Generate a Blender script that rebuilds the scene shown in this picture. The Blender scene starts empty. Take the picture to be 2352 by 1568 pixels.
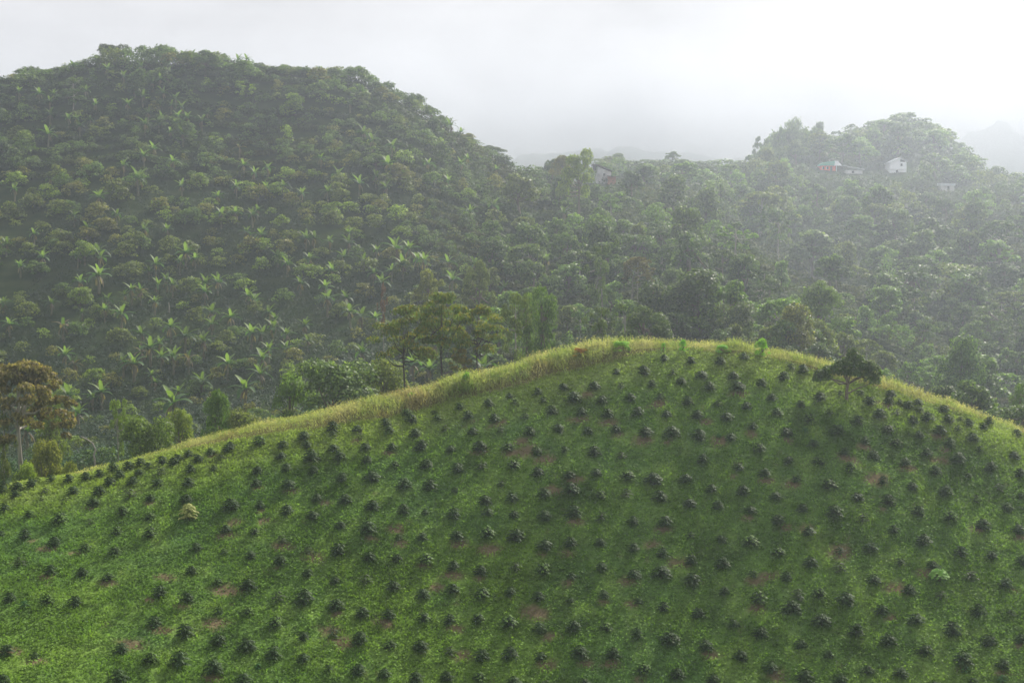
import bpy, bmesh, math
import numpy as np
from mathutils import Vector, Matrix

# ------------------------------------------------------------------ camera, world, sun, exposure
sc = bpy.context.scene
COL = sc.collection
rng = np.random.RandomState(7)
F = 3267.0                      # focal length in px of a 2352 px wide picture (50 mm lens)
HOR = 540.0
PITCH = math.atan((784.0 - HOR) / F)
CP, SP = math.cos(PITCH), math.sin(PITCH)
cam_d = bpy.data.cameras.new("camera"); cam = bpy.data.objects.new("camera", cam_d); COL.objects.link(cam)
cam.location = (0, 0, 0); cam.rotation_euler = (math.pi / 2 - PITCH, 0, 0)
cam_d.lens = 50; cam_d.sensor_width = 36; cam_d.clip_start = .5; cam_d.clip_end = 6000
sc.camera = cam

SUN_AZ, SUN_EL = math.radians(31), math.radians(36)     # azimuth clockwise from +Y (away from the camera, to the right)
SUN = Vector((math.sin(SUN_AZ) * math.cos(SUN_EL), math.cos(SUN_AZ) * math.cos(SUN_EL), math.sin(SUN_EL)))
sun_d = bpy.data.lights.new("sun", 'SUN'); sun_d.energy = 5.0; sun_d.angle = math.radians(3); sun_d.color = (1, .94, .83)
sun = bpy.data.objects.new("sun", sun_d); COL.objects.link(sun)
sun.rotation_euler = (-SUN).to_track_quat('-Z', 'Y').to_euler()

W = bpy.data.worlds.new("World"); sc.world = W; W.use_nodes = True
nt = W.node_tree; nt.nodes.clear()
def N(t, **k):
    n = nt.nodes.new(t)
    for a, b in k.items(): setattr(n, a, b)
    return n
def L(a, b): nt.links.new(a, b)
def math_node(op, a, b=None, clamp=False):
    n = N('ShaderNodeMath', operation=op); n.use_clamp = clamp
    for i, x in enumerate((a, b)):
        if x is None: continue
        if isinstance(x, (int, float)): n.inputs[i].default_value = x
        else: L(x, n.inputs[i])
    return n.outputs[0]
sky = N('ShaderNodeTexSky'); sky.sky_type = 'NISHITA'; sky.sun_disc = False
sky.sun_elevation = SUN_EL; sky.sun_rotation = SUN_AZ; sky.air_density = 1.2; sky.dust_density = 2.5
bg1 = N('ShaderNodeBackground'); L(sky.outputs[0], bg1.inputs[0]); bg1.inputs[1].default_value = .05
tc = N('ShaderNodeTexCoord')
dotn = N('ShaderNodeVectorMath', operation='DOT_PRODUCT'); L(tc.outputs['Generated'], dotn.inputs[0]); dotn.inputs[1].default_value = tuple(SUN)
# thin cloud is brighter towards the sun, greyer low down
glow = N('ShaderNodeMapRange'); L(dotn.outputs['Value'], glow.inputs[0])
glow.inputs[1].default_value = .62; glow.inputs[2].default_value = .97; glow.inputs[3].default_value = .45; glow.inputs[4].default_value = .46
sep = N('ShaderNodeSeparateXYZ'); L(tc.outputs['Generated'], sep.inputs[0])
mp = N('ShaderNodeMapping'); L(tc.outputs['Generated'], mp.inputs[0]); mp.inputs['Scale'].default_value = (1, 1, 2.2)
ns = N('ShaderNodeTexNoise'); L(mp.outputs[0], ns.inputs[0]); ns.inputs['Scale'].default_value = 7; ns.inputs['Detail'].default_value = 5; ns.inputs['Roughness'].default_value = .55
ns2 = N('ShaderNodeTexNoise'); L(mp.outputs[0], ns2.inputs[0]); ns2.inputs['Scale'].default_value = 2.2; ns2.inputs['Detail'].default_value = 2
low = N('ShaderNodeMapRange'); L(sep.outputs[2], low.inputs[0])
low.inputs[1].default_value = .03; low.inputs[2].default_value = .15; low.inputs[3].default_value = .5; low.inputs[4].default_value = 1.0
nr = N('ShaderNodeMapRange'); L(ns.outputs[0], nr.inputs[0]); nr.inputs[1].default_value = .3; nr.inputs[2].default_value = .7; nr.inputs[3].default_value = .86; nr.inputs[4].default_value = 1.08
nr2 = N('ShaderNodeMapRange'); L(ns2.outputs[0], nr2.inputs[0]); nr2.inputs[1].default_value = .3; nr2.inputs[2].default_value = .7; nr2.inputs[3].default_value = .96; nr2.inputs[4].default_value = 1.05
val = math_node('MULTIPLY', math_node('MULTIPLY', glow.outputs[0], low.outputs[0]), math_node('MULTIPLY', nr.outputs[0], nr2.outputs[0]))
tint = N('ShaderNodeMix', data_type='RGBA'); L(low.outputs[0], tint.inputs[0])
tint.inputs[6].default_value = (.80, .86, 1.0, 1); tint.inputs[7].default_value = (.965, .965, 1.0, 1)
bg2 = N('ShaderNodeBackground'); L(tint.outputs[2], bg2.inputs[0]); L(val, bg2.inputs[1])
mx = N('ShaderNodeMixShader'); mx.inputs[0].default_value = .96; L(bg1.outputs[0], mx.inputs[1]); L(bg2.outputs[0], mx.inputs[2])
wo = N('ShaderNodeOutputWorld'); L(mx.outputs[0], wo.inputs[0])

sc.view_settings.view_transform = 'Standard'; sc.view_settings.look = 'None'
sc.view_settings.exposure = 0.95; sc.view_settings.gamma = 1; sc.view_settings.use_curve_mapping = False
cy = sc.cycles
cy.max_bounces = 5; cy.diffuse_bounces = 2; cy.glossy_bounces = 1; cy.transmission_bounces = 2; cy.transparent_max_bounces = 4; cy.volume_bounces = 1
cy.caustics_reflective = False; cy.caustics_refractive = False
cy.use_denoising = True; cy.denoiser = 'OPENIMAGEDENOISE'; cy.denoising_input_passes = 'RGB_ALBEDO_NORMAL'; cy.denoising_prefilter = 'ACCURATE'; cy.use_adaptive_sampling = False
cy.sample_clamp_indirect = 4
cy.filter_width = 1.6 if hasattr(cy, 'filter_width') else None

# ------------------------------------------------------------------ pictures of numbers -> places
def ray(u, v):
    x = (np.asarray(u, float) - 1176) / F; zc = (784 - np.asarray(v, float)) / F
    Y = CP + SP * zc; Z = -SP + CP * zc
    return x / Y, Z / Y                                  # X and Z per metre of depth Y
def proj(X, Y, Z):
    f = Y * CP - Z * SP; up = Y * SP + Z * CP
    return 1176 + X / f * F, 784 - up / f * F
def tz(u, v): return ray(u, v)[1]
def lerp(x, pts):
    p = np.array(pts, float); return np.interp(x, p[:, 0], p[:, 1])
def vnoise(x, y, s, seed=0, oct=3):
    out = 0; amp = 1; tot = 0
    for o in range(oct):
        a = np.asarray(x) / s; b = np.asarray(y) / s
        i = np.floor(a).astype(int); j = np.floor(b).astype(int); fx = a - i; fy = b - j
        fx = fx * fx * (3 - 2 * fx); fy = fy * fy * (3 - 2 * fy)
        def h(p, q):
            n = (p * 73856093 ^ q * 19349663 ^ (seed + o * 7) * 83492791) & 0x7fffffff
            n = (n * 1103515245 + 12345) & 0x7fffffff; n ^= n >> 13; n = (n * 60493) & 0x7fffffff
            return (n & 0xffff) / 65535.0
        out = out + amp * ((h(i, j) * (1 - fx) + h(i + 1, j) * fx) * (1 - fy) + (h(i, j + 1) * (1 - fx) + h(i + 1, j + 1) * fx) * fy)
        tot += amp; amp *= .5; s = s * .5
    return out / tot
def pchip(x, y, xi):
    x = np.array(x, float); y = np.array(y, float); h = np.diff(x); d = np.diff(y) / h
    m = np.zeros(len(x)); m[0] = d[0]; m[-1] = d[-1]
    for k in range(1, len(x) - 1):
        if d[k - 1] * d[k] > 0:
            w1 = 2 * h[k] + h[k - 1]; w2 = h[k] + 2 * h[k - 1]
            m[k] = (w1 + w2) / (w1 / d[k - 1] + w2 / d[k])
    i = np.clip(np.searchsorted(x, xi) - 1, 0, len(h) - 1); t = (xi - x[i]) / h[i]
    return ((1 + 2 * t) * (1 - t) ** 2 * y[i] + t * (1 - t) ** 2 * h[i] * m[i] + t * t * (3 - 2 * t) * y[i + 1] + t * t * (t - 1) * h[i] * m[i + 1])

# ------------------------------------------------------------------ the lie of the land
CREST = [(-500, 1270), (-300, 1190), (0, 1120), (200, 1090), (400, 1036), (600, 986), (800, 940), (1000, 902), (1100, 876), (1250, 832), (1400, 806), (1550, 799), (1700, 806), (1850, 836), (2060, 900), (2200, 934), (2352, 992), (2650, 1110), (2850, 1200)]
CREST_Y = [(-500, 102), (0, 106), (600, 111), (1000, 114), (1500, 115), (1900, 112), (2352, 108), (2850, 103)]
BOT_Y = [(-500, 78), (0, 80), (1000, 84.5), (1600, 84.5), (2352, 82), (2850, 80)]
MOWN = [(-500, 1272), (0, 1122), (200, 1093), (400, 1045), (600, 1010), (760, 982), (900, 964), (1000, 940), (1040, 924), (1200, 887), (1340, 850), (1440, 818), (1600, 809), (1750, 822), (1850, 851), (1900, 872), (2050, 908), (2250, 962), (2352, 1003), (2850, 1210)]
FAR = {
 -500: [(150,1110),(180,1080),(210,1020),(235,910),(265,730),(300,540),(345,390),(372,320)],
 -200: [(150,1100),(180,1070),(210,1015),(235,905),(265,725),(300,525),(345,340),(375,240)],
 0:    [(150,1092),(180,1062),(210,1010),(235,900),(265,720),(300,520),(345,315),(378,202)],
 250:  [(150,1060),(180,1035),(210,985),(235,880),(265,710),(300,510),(345,300),(382,152)],
 450:  [(150,1030),(180,1005),(212,955),(238,850),(268,700),(302,505),(345,310),(384,138)],
 600:  [(150,1010),(185,985),(215,910),(240,820),(270,690),(305,500),(345,330),(384,166)],
 760:  [(150,985),(185,955),(215,885),(242,790),(272,660),(308,480),(345,320),(384,178)],
 900:  [(150,960),(190,925),(220,850),(250,740),(280,610),(315,450),(350,310),(386,222)],
 1050: [(150,930),(200,880),(230,790),(260,690),(295,560),(330,440),(365,355),(390,318)],
 1200: [(150,900),(200,860),(235,770),(270,670),(310,560),(350,480),(400,412),(460,432)],
 1400: [(150,860),(200,830),(240,740),(280,650),(320,570),(360,500),(410,440),(450,414),(500,425),(560,382)],
 1550: [(150,850),(200,810),(240,720),(280,630),(330,550),(380,490),(430,450),(500,415),(580,384)],
 1700: [(150,860),(200,830),(240,740),(290,640),(340,565),(375,535),(420,560),(470,500),(530,435),(590,394)],
 1850: [(160,900),(220,830),(260,740),(300,690),(330,660),(380,690),(430,600),(500,490),(560,420),(610,370),(640,345)],
 2000: [(160,930),(220,880),(270,790),(320,700),(360,645),(420,580),(490,490),(550,430),(590,400),(625,345),(660,300)],
 2100: [(160,960),(220,930),(270,830),(320,740),(370,650),(430,560),(500,480),(560,420),(590,400),(625,335),(665,282)],
 2200: [(160,980),(220,940),(250,915),(300,810),(350,710),(400,620),(470,520),(530,460),(570,435),(620,395),(655,360)],
 2352: [(160,1010),(220,970),(260,900),(300,800),(350,680),(400,590),(450,520),(500,475),(550,440),(605,412)],
 2850: [(150,1150),(220,1010),(260,900),(300,780),(350,660),(400,580),(450,510),(500,465),(560,430)],
}
YG = np.concatenate([np.arange(-30, 60, 2.), np.arange(60, 135, .25), np.arange(135, 760, 1.), np.arange(760, 1600, 20.)])
UG = np.linspace(-560, 2910, 150)
SG = (UG - 1176) / F
fu = sorted(FAR)
farz = []
for c in fu:
    k = FAR[c]; ys = [a for a, b in k]; zs = [a * float(tz(c, b)) for a, b in k]
    ye, ze = ys[-1], zs[-1]
    ys += [ye + 50, ye + 130, ye + 300, 1700]; zs += [ze - 14, ze - 38, ze - 60, ze - 60]
    farz.append((ys, zs))
FZ = np.array([pchip(a, b, np.clip(YG, 150, 1700)) for a, b in farz])
ZT = np.zeros((len(UG), len(YG)))
for i, u in enumerate(UG):
    vc = lerp(u, CREST); yc = lerp(u, CREST_Y); yb = lerp(u, BOT_Y)
    fr = np.array([0, .05, .1, .23, .385, .56, .76, 1.0]); ys = yc - (yc - yb) * fr ** .78
    zs = ys * tz(u, vc + fr * (1568 - vc))
    zc = zs[0]; tcr = tz(u, vc)
    zf = np.array([np.interp(u, fu, FZ[:, k]) for k in range(len(YG))])
    kn = list(zip(ys, zs))[::-1]
    y0, z0 = kn[0]
    pre = [(-30, -1.7), (-2, -1.7), (4, -3.0), (10, -6.5), (30, -27), (48, z0 - 20), (58, z0 - 17), (68, z0 - .6 * (y0 - 68) - .5)]
    pre = [p for p in pre if p[0] < y0 - 3]
    post = [(yc + 4, zc + tcr * 4 - .25), (yc + 9, zc + tcr * 9 - 1.4), (yc + 20, min(zc + tcr * 20 - 4, np.interp(yc + 26, YG, zf) + 1.5))]
    near = pre + kn + post
    sel = YG > 150
    ysa = [p[0] for p in near] + list(YG[sel][::6]) + [1700]; zsa = [p[1] for p in near] + list(zf[sel][::6]) + [zf[-1]]
    ZT[i] = pchip(ysa, zsa, YG)
def H(X, Y):
    X = np.asarray(X, float); Y = np.asarray(Y, float)
    s = X / np.maximum(Y, 60); a = np.clip((s - SG[0]) / (SG[1] - SG[0]), 0, len(SG) - 1.001)
    i = a.astype(int); fa = a - i
    b = np.interp(Y, YG, np.arange(len(YG))); b = np.clip(b, 0, len(YG) - 1.001); j = b.astype(int); fb = b - j
    z = (ZT[i, j] * (1 - fb) + ZT[i, j + 1] * fb) * (1 - fa) + (ZT[i + 1, j] * (1 - fb) + ZT[i + 1, j + 1] * fb) * fa
    farw = np.clip((Y - 140) / 60, 0, 1); nw = np.clip((Y - 50) / 20, 0, 1) * np.clip((150 - Y) / 30, 0, 1)
    z = z + farw * ((vnoise(X, Y, 22, 3) - .5) * 4) + nw * ((vnoise(X, Y, 7, 5) - .5) * .5 + (vnoise(X, Y, 1.3, 9, 2) - .5) * .14)
    return z
def hit(u, v, y0=62., y1=760., step=.5):
    u = np.atleast_1d(np.asarray(u, float)); v = np.atleast_1d(np.asarray(v, float))
    kx, kz = ray(u, v); out = np.full(len(u), np.nan); alive = np.ones(len(u), bool)
    y = y0; prev = None
    while y < y1 and alive.any():
        d = kz[alive] * y - H(kx[alive] * y, np.full(alive.sum(), y))
        idx = np.where(alive)[0]; h_ = d < 0
        out[idx[h_]] = y - step * .5; alive[idx[h_]] = False
        y += step if y < 130 else step * 4
    return kx * out, out
def at(u, y):                                           # ground point in the direction of column u, y metres out
    x = (u - 1176) / F * y * 1.0; return x, y, float(H(x, y))

# ------------------------------------------------------------------ materials
MATS = {}
def new_mat(name):
    m = bpy.data.materials.new(name); m.use_nodes = True; m.node_tree.nodes.clear(); MATS[name] = m; return m
def leaf_mat(name, rough=.45, spec=.5, trans=.3, use_obj=True, tcol=(1.25, 1.35, .5)):
    m = new_mat(name); t = m.node_tree; n = t.nodes.new; l = t.links.new
    at_ = n('ShaderNodeAttribute'); at_.attribute_name = 'col'
    src = at_.outputs['Color']
    if use_obj:
        oi = n('ShaderNodeObjectInfo'); mu = n('ShaderNodeMix'); mu.data_type = 'RGBA'; mu.blend_type = 'MULTIPLY'; mu.inputs[0].default_value = 1
        l(src, mu.inputs[6]); l(oi.outputs['Color'], mu.inputs[7]); src = mu.outputs[2]
    p = n('ShaderNodeBsdfPrincipled'); l(src, p.inputs['Base Color']); p.inputs['Roughness'].default_value = rough; p.inputs['Specular IOR Level'].default_value = spec
    tr = n('ShaderNodeBsdfTranslucent'); m2 = n('ShaderNodeMix'); m2.data_type = 'RGBA'; m2.blend_type = 'MULTIPLY'; m2.inputs[0].default_value = 1
    l(src, m2.inputs[6]); m2.inputs[7].default_value = (*tcol, 1); l(m2.outputs[2], tr.inputs[0])
    ms = n('ShaderNodeMixShader'); ms.inputs[0].default_value = trans; l(p.outputs[0], ms.inputs[1]); l(tr.outputs[0], ms.inputs[2])
    o = n('ShaderNodeOutputMaterial'); l(ms.outputs[0], o.inputs[0]); return m
leaf_mat('tree_leaves', .5, .08, .38)
leaf_mat('coffee_leaves', .55, .05, .14)
leaf_mat('banana_leaves', .6, .15, .42, tcol=(1.3, 1.5, .5))
leaf_mat('ground_leaves', .6, .04, .35, use_obj=False)
leaf_mat('dry_grass', .6, .1, .45, use_obj=False, tcol=(1.2, 1.25, .7))
def simple_mat(name, c1, c2, scale=6, rough=.8, spec=.3, bump=0, zs=1.0):
    m = new_mat(name); t = m.node_tree; n = t.nodes.new; l = t.links.new
    tcx = n('ShaderNodeTexCoord'); mp_ = n('ShaderNodeMapping'); l(tcx.outputs['Object'], mp_.inputs[0]); mp_.inputs['Scale'].default_value = (1, 1, zs)
    no = n('ShaderNodeTexNoise'); l(mp_.outputs[0], no.inputs[0]); no.inputs['Scale'].default_value = scale; no.inputs['Detail'].default_value = 6
    r = n('ShaderNodeMapRange'); l(no.outputs[0], r.inputs[0]); r.inputs[1].default_value = .35; r.inputs[2].default_value = .65
    mi = n('ShaderNodeMix'); mi.data_type = 'RGBA'; l(r.outputs[0], mi.inputs[0]); mi.inputs[6].default_value = (*c1, 1); mi.inputs[7].default_value = (*c2, 1)
    p = n('ShaderNodeBsdfPrincipled'); l(mi.outputs[2], p.inputs['Base Color']); p.inputs['Roughness'].default_value = rough; p.inputs['Specular IOR Level'].default_value = spec
    if bump:
        b = n('ShaderNodeBump'); l(no.outputs[0], b.inputs['Height']); b.inputs['Distance'].default_value = bump; l(b.outputs[0], p.inputs['Normal'])
    o = n('ShaderNodeOutputMaterial'); l(p.outputs[0], o.inputs[0]); return m
simple_mat('bark_pale', (.22, .2, .17), (.34, .31, .27), 5, bump=.03)
simple_mat('bark_dark', (.035, .028, .022), (.06, .05, .04), 5, bump=.03)
simple_mat('bark_brown', (.10, .075, .055), (.17, .14, .11), 5, bump=.03)
simple_mat('banana_stem', (.16, .13, .085), (.09, .11, .045), 3)
simple_mat('white_paint', (.8, .81, .84), (.88, .88, .9), 1.2)
simple_mat('grey_wall', (.5, .49, .5), (.62, .6, .6), 1.2)
simple_mat('green_roof', (.10, .36, .26), (.16, .44, .33), 3, rough=.5)
simple_mat('zinc_roof', (.5, .52, .56), (.68, .69, .72), 2, rough=.35)
simple_mat('rust_roof', (.07, .06, .06), (.14, .1, .08), 2)
simple_mat('red_wall', (.62, .10, .06), (.72, .16, .09), 2)
simple_mat('brick_wall', (.3, .13, .08), (.4, .2, .13), 2)
simple_mat('dark_opening', (.02, .02, .025), (.04, .04, .045), 2, rough=.3)
simple_mat('forest_floor', (.02, .035, .012), (.04, .055, .02), .35, rough=1, spec=0)
simple_mat('mountain_forest', (.025, .045, .03), (.05, .075, .045), .02, rough=1, spec=0, bump=3)
# meadow soil and sward: vertex colour x fine noise
m = new_mat('meadow'); t = m.node_tree; n = t.nodes.new; l = t.links.new
a_ = n('ShaderNodeAttribute'); a_.attribute_name = 'col'; tg = n('ShaderNodeTexCoord')
no = n('ShaderNodeTexNoise'); l(tg.outputs['Object'], no.inputs[0]); no.inputs['Scale'].default_value = 3.5; no.inputs['Detail'].default_value = 8; no.inputs['Roughness'].default_value = .7
r_ = n('ShaderNodeMapRange'); l(no.outputs[0], r_.inputs[0]); r_.inputs[1].default_value = .3; r_.inputs[2].default_value = .7; r_.inputs[3].default_value = .6; r_.inputs[4].default_value = 1.4
vm = n('ShaderNodeVectorMath'); vm.operation = 'SCALE'; l(a_.outputs['Color'], vm.inputs[0]); l(r_.outputs[0], vm.inputs[3])
p = n('ShaderNodeBsdfPrincipled'); l(vm.outputs[0], p.inputs['Base Color']); p.inputs['Roughness'].default_value = 1; p.inputs['Specular IOR Level'].default_value = 0
b_ = n('ShaderNodeBump'); l(no.outputs[0], b_.inputs['Height']); b_.inputs['Distance'].default_value = .12; l(b_.outputs[0], p.inputs['Normal'])
o_ = n('ShaderNodeOutputMaterial'); l(p.outputs[0], o_.inputs[0])

# ------------------------------------------------------------------ helpers: meshes, objects, labels
def mesh_np(name, V, Q, mat, col=None, smooth=False):
    me = bpy.data.meshes.new(name); V = np.asarray(V, np.float32); Q = np.asarray(Q, np.int32)
    k = Q.shape[1]
    me.vertices.add(len(V)); me.vertices.foreach_set('co', V.ravel())
    me.loops.add(Q.size); me.loops.foreach_set('vertex_index', Q.ravel())
    me.polygons.add(len(Q)); me.polygons.foreach_set('loop_start', np.arange(0, Q.size, k, dtype=np.int32))
    me.update(calc_edges=True)
    if col is not None:
        c = np.ones((len(V), 4), np.float32); c[:, :3] = col
        at_ = me.attributes.new('col', 'FLOAT_COLOR', 'POINT'); at_.data.foreach_set('color', c.ravel())
    if smooth: me.polygons.foreach_set('use_smooth', np.ones(len(Q), bool))
    for mm in (mat if isinstance(mat, (list, tuple)) else [mat]): me.materials.append(MATS[mm])
    return me
def obj(name, me, parent=None, loc=(0, 0, 0), rz=0, scale=(1, 1, 1), color=None):
    o = bpy.data.objects.new(name, me); COL.objects.link(o)
    if parent is not None: o.parent = parent
    o.location = loc; o.rotation_euler = (0, 0, rz); o.scale = scale
    if color is not None: o.color = (*color, 1)
    return o
def thing(name, loc=(0, 0, 0), rz=0, scale=(1, 1, 1)):
    o = bpy.data.objects.new(name, None); o.empty_display_size = .3; COL.objects.link(o)
    o.location = loc; o.rotation_euler = (0, 0, rz); o.scale = scale; return o
def struct(o, kind='structure', label=None, cat=None):
    o['kind'] = kind
    if label: o['label'] = label
    if cat: o['category'] = cat
    return o
REG = []
ORD = ['', 'first', 'second', 'third', 'fourth', 'fifth', 'sixth', 'seventh', 'eighth', 'ninth', 'tenth', 'eleventh', 'twelfth', 'thirteenth', 'fourteenth', 'fifteenth']
NUM = ['', 'one', 'two', 'three', 'four', 'five', 'six', 'seven', 'eight', 'nine', 'ten', 'eleven', 'twelve', 'thirteen', 'fourteen', 'fifteen']
def reg(o, head, zone, cat, group=None, u=0):
    o['category'] = cat
    if group: o['group'] = group
    REG.append((o, head, zone, u))
def finish_labels():
    d = {}
    for r in REG: d.setdefault((r[1], r[2]), []).append(r)
    for (h, z), rs in d.items():
        rs.sort(key=lambda r: r[3]); k = len(rs)
        for i, r in enumerate(rs):
            s = f"{h} {z}".strip()
            if k > 1:
                if i == 0: s += f", leftmost of {NUM[min(k, 15)]}"
                elif i == k - 1: s += f", rightmost of {NUM[min(k, 15)]}"
                else: s += f", {ORD[min(i + 1, 15)]} from left of {NUM[min(k, 15)]}"
            r[0]['label'] = s

def leaves(C, Nn, size, asp, col, jit=.5, fold=0, tip=None):
    """rhombic leaves: centres C, facing Nn, length size, width size*asp"""
    k = len(C); Nn = Nn + rng.normal(0, jit, (k, 3)); Nn /= np.linalg.norm(Nn, axis=1)[:, None] + 1e-9
    T = tip if tip is not None else rng.normal(0, 1, (k, 3))
    T = T - (T * Nn).sum(1)[:, None] * Nn; T /= np.linalg.norm(T, axis=1)[:, None] + 1e-9
    B = np.cross(Nn, T); s = np.asarray(size).reshape(-1, 1) * np.ones((k, 1)); w = s * asp * .5
    V = np.stack([C - T * s * .5, C + B * w + T * s * .06, C + T * s * .5, C - B * w + T * s * .06], 1)
    return V.reshape(-1, 3), np.repeat(col, 4, 0)
def quads(nv): return np.arange(nv).reshape(-1, 4)
def tube(P, R, k=6):
    P = np.array(P, float); R = np.array(R, float); V = []; Q = []
    for i in range(len(P)):
        d = P[min(i + 1, len(P) - 1)] - P[max(i - 1, 0)]; d /= np.linalg.norm(d) + 1e-9
        a = np.cross(d, [0.2, 1, .1]); a /= np.linalg.norm(a) + 1e-9; b = np.cross(d, a)
        for j in range(k):
            th = 2 * math.pi * j / k; V.append(P[i] + R[i] * (math.cos(th) * a + math.sin(th) * b))
    for i in range(len(P) - 1):
        for j in range(k):
            Q.append([i * k + j, i * k + (j + 1) % k, (i + 1) * k + (j + 1) % k, (i + 1) * k + j])
    return np.array(V), np.array(Q)
class MB:
    def __init__(s): s.V = []; s.Q = []; s.n = 0
    def add(s, V, Q): s.V.append(np.asarray(V, float)); s.Q.append(np.asarray(Q) + s.n); s.n += len(V)
    def tube(s, P, R, k=6): s.add(*tube(P, R, k))
    def mesh(s, name, mat, smooth=True): return mesh_np(name, np.concatenate(s.V), np.concatenate(s.Q), mat, smooth=smooth)

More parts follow.
